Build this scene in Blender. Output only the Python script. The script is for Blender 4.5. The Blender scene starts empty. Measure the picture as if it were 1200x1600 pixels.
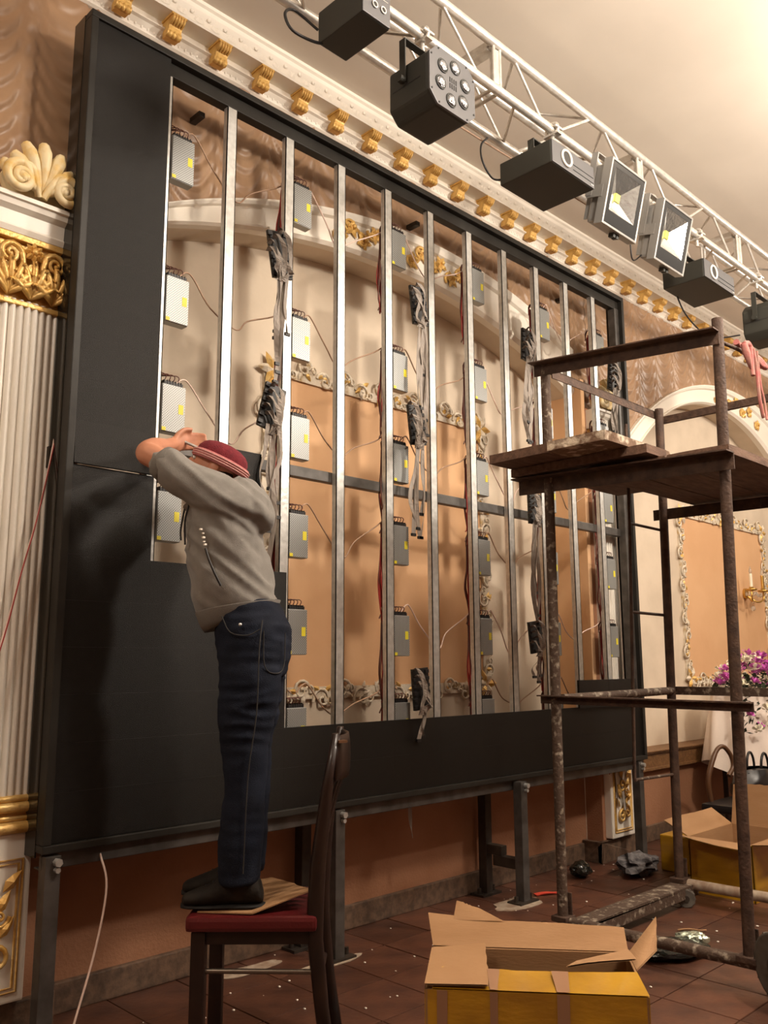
import bpy, bmesh, math, random
from mathutils import Vector, Matrix, noise
random.seed(7)
C = bpy.context.scene.collection
V = Vector
pi = math.pi
sin, cos = math.sin, math.cos

# ------------------------------------------------------------------ camera, world, lights, exposure
sc = bpy.context.scene
cam_d = bpy.data.cameras.new('camera'); cam = bpy.data.objects.new('camera', cam_d); C.objects.link(cam)
cam_d.sensor_width = 36; cam_d.sensor_fit = 'AUTO'; cam_d.lens = 1360.8 / 1600 * 36
cam_d.clip_start = .02; cam_d.clip_end = 60
cx_ = V((0.712, -0.702, -0.0041)).normalized(); cz_ = V((-0.692, -0.701, -0.170)).normalized()
cz_ = (cz_ - cx_ * cz_.dot(cx_)).normalized(); cy_ = cz_.cross(cx_)
mw = Matrix((cx_, cy_, cz_)).transposed().to_4x4(); mw.translation = V((0, 0, 1.26)); cam.matrix_world = mw
sc.camera = cam

w = bpy.data.worlds.new('world'); sc.world = w; w.use_nodes = True
w.node_tree.nodes['Background'].inputs[0].default_value = (1.0, .80, .60, 1)
w.node_tree.nodes['Background'].inputs[1].default_value = .05

def light(name, loc, power, size, col=(1, .885, .76), kind='POINT'):
    d = bpy.data.lights.new(name, kind); d.energy = power; d.color = col
    if kind == 'POINT': d.shadow_soft_size = size
    else: d.size = size
    o = bpy.data.objects.new(name, d); o.location = loc; C.objects.link(o); return o
light('chandelier_lamp', (4.6, .15, 3.62), 92, .14)
light('chandelier_lamp', (2.6, .45, 3.92), 66, .2)
light('chandelier_lamp', (-1.0, 1.5, 3.78), 30, .2)
light('chandelier_lamp', (7.8, .9, 3.75), 50, .2)
light('chandelier_lamp', (3.2, -2.2, 3.6), 8, .25)
sc.view_settings.view_transform = 'Standard'; sc.view_settings.look = 'None'
sc.view_settings.gamma = 1; sc.view_settings.use_curve_mapping = False
sc.view_settings.exposure = 1.7

# ------------------------------------------------------------------ materials
def lin(c): return tuple(((x / 255) / 12.92 if x / 255 <= .04045 else ((x / 255 + .055) / 1.055) ** 2.4) for x in c)
def M(name, c, rough=.6, metal=0, c2=None, scale=6, spread=(.35, .65), bump=0, bscale=60, coat=0, detail=4, stretch=None, emit=0, sheen=0, trans=0, alpha=1):
    m = bpy.data.materials.new(name); m.use_nodes = True; nt = m.node_tree; n = nt.nodes; l = nt.links
    b = n['Principled BSDF']; b.inputs['Roughness'].default_value = rough; b.inputs['Metallic'].default_value = metal
    col = lin(c) + (1,); b.inputs['Base Color'].default_value = col
    if coat: b.inputs['Coat Weight'].default_value = coat; b.inputs['Coat Roughness'].default_value = .1
    if sheen: b.inputs['Sheen Weight'].default_value = sheen
    if trans: b.inputs['Transmission Weight'].default_value = trans
    tc = n.new('ShaderNodeTexCoord'); mp = n.new('ShaderNodeMapping'); l.new(tc.outputs['Object'], mp.inputs[0])
    if stretch: mp.inputs['Scale'].default_value = stretch
    if c2 is not None:
        nz = n.new('ShaderNodeTexNoise'); nz.inputs['Scale'].default_value = scale; nz.inputs['Detail'].default_value = detail
        l.new(mp.outputs[0], nz.inputs[0])
        r = n.new('ShaderNodeValToRGB'); r.color_ramp.elements[0].position = spread[0]; r.color_ramp.elements[1].position = spread[1]
        r.color_ramp.elements[0].color = col; r.color_ramp.elements[1].color = lin(c2) + (1,)
        l.new(nz.outputs[0], r.inputs[0]); l.new(r.outputs[0], b.inputs['Base Color'])
    if bump:
        bz = n.new('ShaderNodeTexNoise'); bz.inputs['Scale'].default_value = bscale; bz.inputs['Detail'].default_value = 3
        l.new(mp.outputs[0], bz.inputs[0]); bp = n.new('ShaderNodeBump'); bp.inputs['Strength'].default_value = bump
        bp.inputs['Distance'].default_value = .01
        l.new(bz.outputs[0], bp.inputs['Height']); l.new(bp.outputs[0], b.inputs['Normal'])
    return m
m_wall = M('cream_stucco', (206, 190, 168), .75, c2=(222, 206, 184), scale=3, bump=.15, bscale=14)
m_peach = M('peach_paint', (214, 168, 124), .7, c2=(222, 178, 134), scale=2.5, bump=.08, bscale=20)
m_dado = M('terracotta_plaster', (150, 104, 74), .8, c2=(160, 114, 84), scale=4, bump=.25, bscale=90)
m_stone = M('skirting_stone', (112, 88, 70), .6, c2=(78, 62, 50), scale=30, bump=.2)
m_ceil = M('ceiling_paint', (214, 204, 190), .7, c2=(222, 212, 198), scale=1.5, bump=.06, bscale=5)
m_plaster = M('white_plaster', (240, 232, 218), .5, bump=.08, bscale=30)
m_white = M('white_column_paint', (232, 226, 214), .35, bump=.04, bscale=12)
m_gold = M('gilding', (206, 156, 70), .38, .35, c2=(228, 196, 130), scale=22, spread=(.3, .75), bump=.35, bscale=70)
m_goldd = M('dark_gilding', (208, 164, 92), .42, .25, c2=(230, 188, 108), scale=30, bump=.3, bscale=60)
m_cream = M('ivory_relief', (226, 208, 166), .5, c2=(214, 176, 96), scale=16, spread=(.45, .7), bump=.2, bscale=50)
m_orn = M('aged_white_relief', (216, 204, 184), .55, c2=(176, 146, 96), scale=26, spread=(.5, .72), bump=.25, bscale=60)
m_rail = M('patterned_rail_brown', (104, 72, 44), .5, c2=(130, 94, 58), scale=60, bump=.3, bscale=80)
m_curtain = M('bronze_satin', (156, 122, 92), .4, 0, c2=(168, 134, 102), scale=5, bump=.08, bscale=25, sheen=.2)
m_black = M('frame_black', (38, 35, 31), .5, c2=(46, 44, 40), scale=8, bump=.03, bscale=200)
m_side = M('glossy_black_sheet', (30, 29, 25), .09)
m_led = M('led_face_black', (21, 19, 17), .36, c2=(25, 23, 20), scale=40, bump=.35, bscale=420)
m_leddk = M('led_edge_plastic', (22, 21, 20), .5)
m_zinc = M('galvanised_steel', (188, 188, 184), .38, .62, c2=(214, 214, 210), scale=34, spread=(.3, .7), bump=.1, bscale=60)
m_bar = M('grey_primer_steel', (92, 88, 84), .45, .35, c2=(70, 66, 62), scale=14)
m_rustdk = M('dark_brown_steel', (62, 54, 46), .5, .3, c2=(48, 40, 34), scale=18)
m_psu = M('psu_aluminium', (164, 166, 164), .42, .45)
m_yel = M('yellow_sticker', (222, 208, 50), .5)
m_term = M('terminal_black', (30, 28, 28), .5)
m_red = M('red_wire', (150, 36, 30), .5)
m_brn = M('brown_wire', (92, 50, 38), .5)
m_pink = M('pinkish_wire', (226, 200, 186), .5)
m_tanw = M('tan_wire', (170, 138, 112), .5)
m_rib = M('grey_ribbon_cable', (158, 148, 138), .55, c2=(132, 122, 112), scale=120, stretch=(1, 1, .04))
m_pcb = M('receiver_board', (70, 72, 60), .5, c2=(40, 40, 38), scale=60)
m_rust = M('rusted_scaffold', (84, 62, 48), .7, .1, c2=(60, 42, 32), scale=22, detail=8, bump=.4, bscale=80)
m_rustp = M('plaster_spattered_steel', (78, 60, 47), .75, .1, c2=(160, 148, 130), scale=34, detail=10, spread=(.54, .70), bump=.5, bscale=70)
m_wood = M('grimy_planks', (112, 84, 66), .8, c2=(84, 60, 46), scale=9, stretch=(1, 5, 5), bump=.35, bscale=40)
m_woodp = M('plaster_crusted_planks', (120, 94, 74), .8, c2=(206, 190, 168), scale=14, spread=(.5, .62), bump=.5, bscale=60)
m_alu = M('truss_aluminium', (222, 218, 210), .32, .6, c2=(200, 194, 186), scale=30, bump=.08, bscale=80)
m_fix = M('fixture_black', (46, 46, 40), .55, bump=.05, bscale=200)
m_fixg = M('fixture_grey_face', (92, 92, 94), .42, .3)
m_lens = M('lens_glass', (150, 152, 156), .1, .85, bump=.7, bscale=90)
m_refl = M('reflector', (206, 208, 206), .14, .9, bump=.1, bscale=30)
m_floodb = M('flood_housing_grey', (150, 148, 144), .4, .5)
m_fldf = M('flood_glass_black', (44, 46, 48), .12)
m_chip = M('led_chip_yellow', (222, 216, 90), .4)
m_card = M('cardboard', (160, 122, 84), .85, c2=(150, 112, 74), scale=3, bump=.1, bscale=40, stretch=(1, 1, 6))
m_yelc = M('yellow_taped_carton', (186, 140, 26), .35, c2=(156, 112, 22), scale=5, stretch=(1, 1, 3), bump=.15, bscale=20, coat=.3)
m_tape = M('brown_tape', (150, 112, 84), .3, coat=.3)
m_skin = M('skin', (188, 126, 98), .5, c2=(196, 136, 106), scale=12, bump=.05, bscale=120)
m_hood = M('grey_sweatshirt', (130, 126, 120), .95, c2=(122, 118, 112), scale=30, bump=.2, bscale=400, sheen=.2)
m_rib2 = M('sweatshirt_ribbing', (122, 118, 112), .95, bump=.5, bscale=200, stretch=(4, 4, .2))
m_jean = M('dark_denim', (19, 23, 34), .85, c2=(26, 32, 46), scale=9, bump=.3, bscale=300)
m_seam = M('jean_stitching', (48, 47, 46), .8)
m_hat = M('maroon_knit', (122, 34, 44), .95, c2=(104, 28, 38), scale=60, bump=.4, bscale=200)
m_hatb = M('striped_knit_band', (186, 112, 110), .95, bump=.4, bscale=200)
m_hatw = M('white_knit_stripe', (208, 160, 154), .95)
m_shoe = M('black_shoe', (24, 20, 16), .8, c2=(38, 32, 26), scale=20, bump=.2)
m_sole = M('shoe_sole', (18, 16, 14), .8)
m_hair = M('dark_hair', (40, 28, 20), .8)
m_eye = M('eye_white', (220, 214, 206), .3)
m_pup = M('pupil', (30, 20, 14), .3)
m_dwood = M('dark_chair_wood', (32, 21, 17), .4, c2=(42, 27, 21), scale=12, coat=.2)
m_seat = M('red_leatherette', (84, 22, 24), .35, bump=.1, bscale=120)
m_rod = M('chair_metal_rod', (120, 108, 96), .3, .7)
m_grout = M('grout', (96, 74, 60), .9, c2=(80, 60, 48), scale=12)
m_dust = M('spilled_plaster', (176, 160, 140), .9, c2=(140, 116, 96), scale=20)
m_rag = M('pink_rag', (176, 96, 94), .9, c2=(160, 120, 108), scale=14, bump=.3)
m_ragw = M('worn_rag_grey', (120, 116, 116), .9, c2=(50, 46, 48), scale=22, bump=.4)
m_bagp = M('dark_plastic_bag', (34, 36, 32), .12, bump=.5, bscale=20)
m_foil = M('silver_wrapper', (190, 200, 180), .18, .7, bump=.6, bscale=50)
m_rubber = M('dusty_caster_rubber', (96, 90, 80), .8, c2=(76, 68, 60), scale=20)
m_cloth = M('white_tulle', (226, 212, 200), .8, bump=.1)
m_purp = M('magenta_petal', (186, 74, 168), .6, c2=(212, 110, 192), scale=30)
m_wht = M('white_petal', (236, 230, 206), .6)
m_leaf = M('leaf_green', (46, 58, 34), .6, c2=(30, 40, 24), scale=20)
m_leath = M('black_leather', (22, 20, 22), .35)
m_brass = M('brass', (206, 166, 88), .25, .8)
m_cryst = M('crystal', (240, 236, 226), .05, trans=.8)
m_bulb = M('candle_ivory', (238, 230, 206), .4)
m_orange = M('orange_scrap', (206, 70, 50), .6)
m_carv = M('carved_chair_wood', (92, 62, 40), .4)

for m_, v_ in ((m_led, .28), (m_black, .25), (m_dwood, .3), (m_leddk, .3), (m_shoe, .25), (m_jean, .2)): m_.node_tree.nodes['Principled BSDF'].inputs['Specular IOR Level'].default_value = v_
# floor tiles: each tile gets its own tone
m_tile = M('terracotta_tile', (90, 56, 40), .42, c2=(68, 42, 32), scale=9, bump=.15, bscale=40)
def tile_var():
    nt = m_tile.node_tree; b = nt.nodes['Principled BSDF']; r = [x for x in nt.nodes if x.type == 'VALTORGB'][0]
    oi = nt.nodes.new('ShaderNodeObjectInfo'); h = nt.nodes.new('ShaderNodeHueSaturation')
    mr = nt.nodes.new('ShaderNodeMapRange'); mr.inputs[3].default_value = .75; mr.inputs[4].default_value = 1.25
    nt.links.new(oi.outputs['Random'], mr.inputs[0]); nt.links.new(mr.outputs[0], h.inputs['Value'])
    nt.links.new(r.outputs[0], h.inputs['Color']); nt.links.new(h.outputs[0], b.inputs['Base Color'])
tile_var()
# perforated lid of the power supplies: staggered holes
def perf():
    m = M('perforated_lid', (160, 162, 160), .42, .4); nt = m.node_tree; n = nt.nodes; l = nt.links; b = n['Principled BSDF']
    tc = n.new('ShaderNodeTexCoord'); sp = n.new('ShaderNodeSeparateXYZ'); l.new(tc.outputs['Object'], sp.inputs[0])
    def mth(op, a, bb=None):
        x = n.new('ShaderNodeMath'); x.operation = op
        for i, q in enumerate((a, bb)):
            if q is None: continue
            if isinstance(q, (int, float)): x.inputs[i].default_value = q
            else: l.new(q, x.inputs[i])
        return x.outputs[0]
    k = 2 * pi / .0066
    s = mth('ADD', mth('COSINE', mth('MULTIPLY', mth('ADD', sp.outputs[0], sp.outputs[2]), k * .6)), mth('COSINE', mth('MULTIPLY', mth('SUBTRACT', sp.outputs[0], sp.outputs[2]), k * .6)))
    t = mth('GREATER_THAN', s, .62)
    mx = n.new('ShaderNodeMix'); mx.data_type = 'RGBA'; l.new(t, mx.inputs[0])
    mx.inputs[6].default_value = lin((160, 162, 160)) + (1,); mx.inputs[7].default_value = lin((84, 84, 80)) + (1,)
    l.new(mx.outputs[2], b.inputs['Base Color']); return m
m_perf = perf()

# ------------------------------------------------------------------ geometry helpers
WL = {}                                    # where each thing's Empty stands
class MB:
    def __init__(s): s.v = []; s.f = []; s.sm = []
    def add(s, vs, fs, smooth=False):
        k = len(s.v); s.v += [V(v) for v in vs]; s.f += [tuple(i + k for i in f) for f in fs]; s.sm += [smooth] * len(fs); return s
    def box(s, x0, x1, y0, y1, z0, z1, R=None, o=None):
        vs = [V((x, y, z)) for z in (z0, z1) for y in (y0, y1) for x in (x0, x1)]
        if R is not None: vs = [R @ v + (V(o) if o is not None else V()) for v in vs]
        return s.add(vs, [(0, 2, 3, 1), (4, 5, 7, 6), (0, 1, 5, 4), (2, 6, 7, 3), (0, 4, 6, 2), (1, 3, 7, 5)])
    def prism(s, poly, d, fn):             # poly 2D, extruded by d through fn(a,b,t)
        n = len(poly); vs = [fn(a, b, 0) for a, b in poly] + [fn(a, b, d) for a, b in poly]
        return s.add(vs, [tuple(range(n))[::-1], tuple(range(n, 2 * n))] + [(i, (i + 1) % n, n + (i + 1) % n, n + i) for i in range(n)])
    def tube(s, pts, r, n=8, caps=True, smooth=True):
        pts = [V(p) for p in pts]; m = len(pts); rr = r if isinstance(r, (list, tuple)) else [r] * m
        vs = []; t0 = (pts[1] - pts[0]).normalized(); a = t0.orthogonal().normalized()
        for i, p in enumerate(pts):
            t = (pts[min(i + 1, m - 1)] - pts[max(i - 1, 0)])
            t = t.normalized() if t.length > 1e-9 else t0
            a = a - t * a.dot(t); a = a.normalized() if a.length > 1e-6 else t.orthogonal().normalized(); b = t.cross(a)
            for k in range(n):
                q = 2 * pi * k / n; vs.append(p + (a * cos(q) + b * sin(q)) * rr[i])
        fs = [(i * n + k, i * n + (k + 1) % n, (i + 1) * n + (k + 1) % n, (i + 1) * n + k) for i in range(m - 1) for k in range(n)]
        s.add(vs, fs, smooth)
        if caps: s.add(vs[:n], [tuple(range(n))[::-1]]); s.add(vs[-n:], [tuple(range(n))])
        return s
    def loft(s, secs, n=20, smooth=True):  # secs: (center, axisA, axisB)
        vs = []
        for c, a, b in secs:
            c, a, b = V(c), V(a), V(b)
            for k in range(n): q = 2 * pi * k / n; vs.append(c + a * cos(q) + b * sin(q))
        m = len(secs)
        fs = [(i * n + k, i * n + (k + 1) % n, (i + 1) * n + (k + 1) % n, (i + 1) * n + k) for i in range(m - 1) for k in range(n)]
        s.add(vs, fs + [tuple(range(n))[::-1], tuple(range((m - 1) * n, m * n))], smooth); return s
    def ball(s, c, rx, ry=None, rz=None, nu=12, nv=8, R=None):
        ry = ry or rx; rz = rz or rx; vs = []; c = V(c)
        for i in range(nv + 1):
            t = pi * i / nv
            for k in range(nu):
                q = 2 * pi * k / nu; p = V((rx * sin(t) * cos(q), ry * sin(t) * sin(q), rz * cos(t)))
                vs.append(c + (R @ p if R is not None else p))
        fs = [(i * nu + k, (i + 1) * nu + k, (i + 1) * nu + (k + 1) % nu, i * nu + (k + 1) % nu) for i in range(nv) for k in range(nu)]
        return s.add(vs, fs, True)
    def grid(s, nu, nv, fn, smooth=True, flip=False):
        vs = [fn(i / (nu - 1), j / (nv - 1)) for j in range(nv) for i in range(nu)]
        fs = [(j * nu + i, j * nu + i + 1, (j + 1) * nu + i + 1, (j + 1) * nu + i) for j in range(nv - 1) for i in range(nu - 1)]
        if flip: fs = [f[::-1] for f in fs]
        return s.add(vs, fs, smooth)
    def slab(s, corners, t):               # flat polygon given thickness t along its normal
        c = [V(p) for p in corners]; nn = (c[1] - c[0]).cross(c[2] - c[0]).normalized() * t; n = len(c)
        return s.add(c + [p + nn for p in c], [tuple(range(n))[::-1], tuple(range(n, 2 * n))] + [(i, (i + 1) % n, n + (i + 1) % n, n + i) for i in range(n)])
    def build(s, name, mat, parent=None, bevel=0, off=None):
        me = bpy.data.meshes.new(name); o = V() if off is None else V(off)
        if parent is not None and off is None: o = WL.get(parent.name, V())
        me.from_pydata([tuple(v - o) for v in s.v], [], s.f); me.polygons.foreach_set('use_smooth', s.sm)
        me.materials.append(mat); me.validate(); me.update()
        ob = bpy.data.objects.new(name, me); C.objects.link(ob)
        if parent is not None: ob.parent = parent; WL[ob.name] = o
        if bevel:
            bm = bmesh.new(); bm.from_mesh(me); bmesh.ops.remove_doubles(bm, verts=bm.verts, dist=1e-6)
            es = [e for e in bm.edges if len(e.link_faces) == 2 and e.calc_face_angle(0) > .6]
            bmesh.ops.bevel(bm, geom=es, offset=bevel, segments=2, affect='EDGES', profile=.6); bm.to_mesh(me); bm.free()
        return ob
def tag(o, label, cat, group=None):
    o['label'] = label; o['category'] = cat
    if group: o['group'] = group
    return o
def thing(name, label, cat, loc=(0, 0, 0), group=None):
    o = bpy.data.objects.new(name, None); C.objects.link(o); o.location = loc; o.empty_display_size = .1
    WL[o.name] = V(loc); return tag(o, label, cat, group)
def copy_tree(o, loc=None, label=None, parent=None, rotz=None):
    c = o.copy(); C.objects.link(c)
    if parent is not None: c.parent = parent
    else:
        c.location = loc; WL[c.name] = V(loc)
        if rotz is not None: c.rotation_euler.z = rotz
        if label: c['label'] = label
    for ch in list(o.children): copy_tree(ch, parent=c)
    return c
def struct(name, mb, mat, **k): o = mb.build(name, mat, **k); o['kind'] = 'structure'; return o
def crom(pts, n=6):
    P = [V(p) for p in pts]; P = [P[0] * 2 - P[1]] + P + [P[-1] * 2 - P[-2]]; out = []
    for i in range(1, len(P) - 2):
        a, b, c, d = P[i - 1:i + 3]
        for k in range(n):
            t = k / n; out.append(.5 * ((2 * b) + (c - a) * t + (2 * a - 5 * b + 4 * c - d) * t * t + (3 * b - a - 3 * c + d) * t ** 3))
    return out + [P[-2]]
def remesh(mb, name, mat, parent, vox, smooth=6, disp=None):
    o = mb.build(name, mat, parent); md = o.modifiers.new('r', 'REMESH'); md.mode = 'VOXEL'; md.voxel_size = vox
    ms = o.modifiers.new('s', 'SMOOTH'); ms.iterations = smooth; ms.factor = .5
    dg = bpy.context.evaluated_depsgraph_get(); me = bpy.data.meshes.new_from_object(o.evaluated_get(dg)); o.modifiers.clear()
    if disp:
        nn = [v.normal.copy() for v in me.vertices]
        for v, nv in zip(me.vertices, nn): v.co += nv * disp(v.co)
    me.polygons.foreach_set('use_smooth', [True] * len(me.polygons)); me.materials.clear(); me.materials.append(mat); o.data = me; return o
def spiral(mb, c, r, turns=1.3, a0=0, hand=1, th=.012, y=0, n=5, N=22, tail=0):
    """C-scroll lying in the XZ plane, tapering into its eye"""
    pts = []; rr = []
    for i in range(N + 1):
        t = i / N; ra = r * (1 - .86 * t); a = a0 + hand * 2 * pi * turns * t
        pts.append(V((c[0] + ra * cos(a), y - .004 * t, c[1] + ra * sin(a)))); rr.append(th * (1 - .45 * t))
    mb.tube(pts, rr, n); mb.ball(pts[-1], th * .9, nu=6, nv=4); return mb
def leafshape(mb, c, ang, L, W, y, lift=.01):
    d = V((cos(ang), 0, sin(ang))); s = V((-sin(ang), 0, cos(ang))); c = V((c[0], y, c[1]))
    vs = [c, c + d * L * .35 + s * W * .5, c + d * L * .7 + s * W * .35, c + d * L, c + d * L * .7 - s * W * .35, c + d * L * .35 - s * W * .5,
          c + d * L * .5 + V((0, -lift, 0))]
    mb.add(vs, [(0, 1, 6), (1, 2, 6), (2, 3, 6), (3, 4, 6), (4, 5, 6), (5, 0, 6)]); return mb

# ------------------------------------------------------------------ the room
CEIL = 4.26; YW = 3.30; YN = 3.46
struct('ceiling', MB().box(-4, 13, -6, 3.7, CEIL, CEIL + .1), m_ceil)
fl = struct('floor', MB().box(-4, 13, -6, 3.7, -.1, -.006), m_grout)
tl = None
for i in range(26):
    for j in range(9):
        x = .86 + .3 * i; y = 3.01 - .3 * j
        if y < 3.0 - (x - .3) * 1.3 or x < 1.2 - (3.1 - y) * .1 + 0 or x > 8.3 or y + .0 > 3.32: continue
        if y < .9 and x > 5.0: continue
        o = None
        if tl is None:
            o = MB().box(0, .2945, 0, .2945, -.03, 0).build('tile', m_tile, fl, bevel=.0025); tl = o
        else:
            o = tl.copy(); C.objects.link(o)
        o.location = (x, y, random.uniform(-.001, .0008))
def zin1(x): d = x - 3.33; return 3.455 - (4.3 - math.sqrt(4.3 ** 2 - d * d))
def zout1(x): d = x - 3.60; return 3.71 - (3.85 - math.sqrt(max(0, 3.85 ** 2 - d * d)))
def zin2(x): d = min(abs(x - 7.45), 2.1); return 3.49 - (2.15 - math.sqrt(2.15 ** 2 - d * d))
def zout2(x): d = min(abs(x - 7.75), 2.9); return 3.70 - (2.95 - math.sqrt(2.95 ** 2 - d * d))
XA, XB, XC, XD = 1.42, 5.10, 5.44, 9.5
wall = MB()
wall.box(-4, XA, YW, YN + .1, 0, CEIL); wall.box(XB, XC, YW, YN + .1, 0, CEIL); wall.box(XD, 13, YW, YN + .1, 0, CEIL)
for (a, b, zi) in ((XA, XB, zin1), (XC, XD, zin2)):
    N = 40
    for k in range(N):
        x0 = a + (b - a) * k / N; x1 = a + (b - a) * (k + 1) / N
        z0, z1 = zi(x0), zi(x1)
        wall.add([(x0, YW, z0), (x1, YW, z1), (x1, YW, CEIL), (x0, YW, CEIL), (x0, YN, z0), (x1, YN, z1)], [(0, 1, 2, 3), (0, 4, 5, 1)])
wb = struct('wall_back', wall, m_wall)
MB().box(XA - .1, XD + .1, YN, YN + .1, 0, CEIL).build('niche_back', m_wall, wb)
MB().box(XA, XD, YW + .005, YN, 0, .60).build('dado', m_dado, wb)
MB().box(5.06, 5.105, 3.18, YN, .62, 3.2).build('niche_jamb', m_peach, wb)
MB().box(5.102, 5.47, 3.18, YW + .01, 0, 3.0).build('pilaster_backing', m_dado, wb)
MB().box(1.02, 1.47, 3.18, YW + .01, 0, 2.98).build('pilaster_backing', m_dado, wb)
struct('wall_left', MB().box(-4.1, -4, -6, 3.6, 0, CEIL), m_dado)
struct('wall_front', MB().box(-4, 13, -6.1, -6, 0, CEIL), m_dado)
struct('wall_right', MB().box(13, 13.1, -6, 3.6, 0, CEIL), m_wall)
bb = MB().box(-4, 1.02, 3.27, YW, 0, .11).box(1.47, 5.06, 3.285, YW + .01, 0, .11).box(5.04, 5.49, 3.155, 3.19, 0, .13).box(5.04, 5.075, 3.155, 3.3, 0, .13).box(1.0, 1.49, 3.16, 3.19, 0, .13).box(5.48, 9.6, 3.285, YW + .01, 0, .11)
struct('baseboard_back', bb, m_stone, bevel=.006)
rl = MB()
for (a, b) in ((XC + .02, XD),): rl.box(a, b, 3.275, YW + .01, .50, .60).box(a, b, 3.26, YW + .02, .60, .62).box(a, b, 3.262, YW + .01, .485, .505).box(a, b, 3.25, YN, .612, .622)
struct('trim_1', rl, m_rail, bevel=.003)

# cornice with corbels
prof = [(3.32, 4.035), (3.275, 4.035), (3.27, 4.05), (3.25, 4.052), (3.238, 4.06), (3.232, 4.075), (3.215, 4.095), (3.20, 4.10), (3.20, 4.106), (3.222, 4.108), (3.222, 4.146),
        (3.128, 4.146), (3.124, 4.155), (3.135, 4.165), (3.13, 4.19), (3.115, 4.215), (3.112, 4.235), (3.10, 4.243), (3.10, 4.262), (3.32, 4.262)]
cor = MB(); N = len(prof)
cor.add([(-2, y, z) for y, z in prof] + [(12, y, z) for y, z in prof], [(i, i + 1, N + i + 1, N + i) for i in range(N - 1)])
cornice = struct('trim_2', cor, m_plaster)
# egg moulding beads and leaf band joined as one part each
eg = MB()
for k in range(230):
    x = 1.1 + .032 * k; eg.ball((x, 3.238, 4.082), .011, .012, .016, 6, 4)
o = eg.build('egg_moulding', m_plaster, cornice); o['kind'] = 'stuff'
lb = MB()
for k in range(80):
    x = 1.1 + .09 * k
    leafshape(lb, (x, 4.165), pi / 2 + .5, .05, .04, 3.132, .006); leafshape(lb, (x, 4.165), pi / 2 - .5, .05, .04, 3.132, .006)
    lb.ball((x + .045, 3.124, 4.2), .012, .006, .012, 6, 4)
o = lb.build('leaf_moulding', m_plaster, cornice); o['kind'] = 'stuff'
cp = None
for k in range(-3, 27):
    x = 1.807 + .2492 * k
    if cp is None:
        mb = MB(); pf = [(3.222, 4.146), (3.134, 4.146), (3.130, 4.130), (3.138, 4.116), (3.156, 4.110), (3.164, 4.096), (3.166, 4.080), (3.176, 4.066), (3.192, 4.058), (3.222, 4.060)]
        mb.prism(pf, .064, lambda a, b, t: V((t - .032, a, b)))
        for q in (-.027, -.0135, 0, .0135, .027): mb.tube(crom([(q, 3.140, 4.145), (q, 3.130, 4.132), (q, 3.140, 4.114), (q, 3.158, 4.106)], 3), .006, 6)
        for q in (-.02, 0, .02): mb.ball((q, 3.178, 4.074), .013, .016, .02, 8, 6)
        mb.tube([(-.036, 3.184, 4.076), (.036, 3.184, 4.076)], .018, 10); mb.box(-.038, .038, 3.128, 3.222, 4.136, 4.147)
        cp = mb.build('corbel', m_goldd, cornice); cp.location.x = x
    else:
        o = cp.copy(); C.objects.link(o); o.location.x = x

# arch mouldings
def arch(name, xa, xb, zi, zo, y0):
    N = 60; pr = [(0, .05), (0, .0), (.08, -.02), (.14, -.02), (.16, -.005), (.78, -.0), (.82, -.02), (.93, -.028), (1, -.028), (1, .05)]
    mb = MB(); n = len(pr); vs = []
    for k in range(N + 1):
        x = xa + (xb - xa) * k / N; a = zi(x); b = zo(x)
        for t, d in pr: vs.append((x, y0 + d, a + (b - a) * t))
    mb.add(vs, [(k * n + i, k * n + i + 1, (k + 1) * n + i + 1, (k + 1) * n + i) for k in range(N) for i in range(n - 1)])
    return struct(name, mb, m_plaster)
ar1 = arch('trim_3', 1.47, 5.06, zin1, zout1, 3.25)
ar2 = arch('trim_4', 5.47, 9.45, zin2, zout2, 3.25)
def spray(parent, xs, zi, zo, y, mat):
    mb = MB()
    for i, x in enumerate(xs):
        z = (zi(x) + zo(x)) / 2 + (.03 if i % 2 else -.03)
        spiral(mb, (x, z), .045, 1.2, i, 1 if i % 2 else -1, .009, y)
        for a in (.3, 1.6, 2.9, 4.3, 5.4): leafshape(mb, (x + .02, z), a + i, .06, .035, y, .014)
        mb.ball((x + .03, y - .01, z + .01), .014, nu=8, nv=5)
    return mb.build('gold_spray', mat, parent)
spray(ar1, [2.86, 2.94, 3.03, 3.12], zin1, zout1, 3.235, m_goldd); spray(ar1, [3.42, 3.50, 3.58, 3.66, 3.76, 3.84, 3.93], zin1, zout1, 3.235, m_goldd)
spray(ar2, [7.36, 7.48, 7.62, 7.76, 7.9, 8.04, 8.2], zin2, zout2, 3.235, m_goldd)

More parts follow.
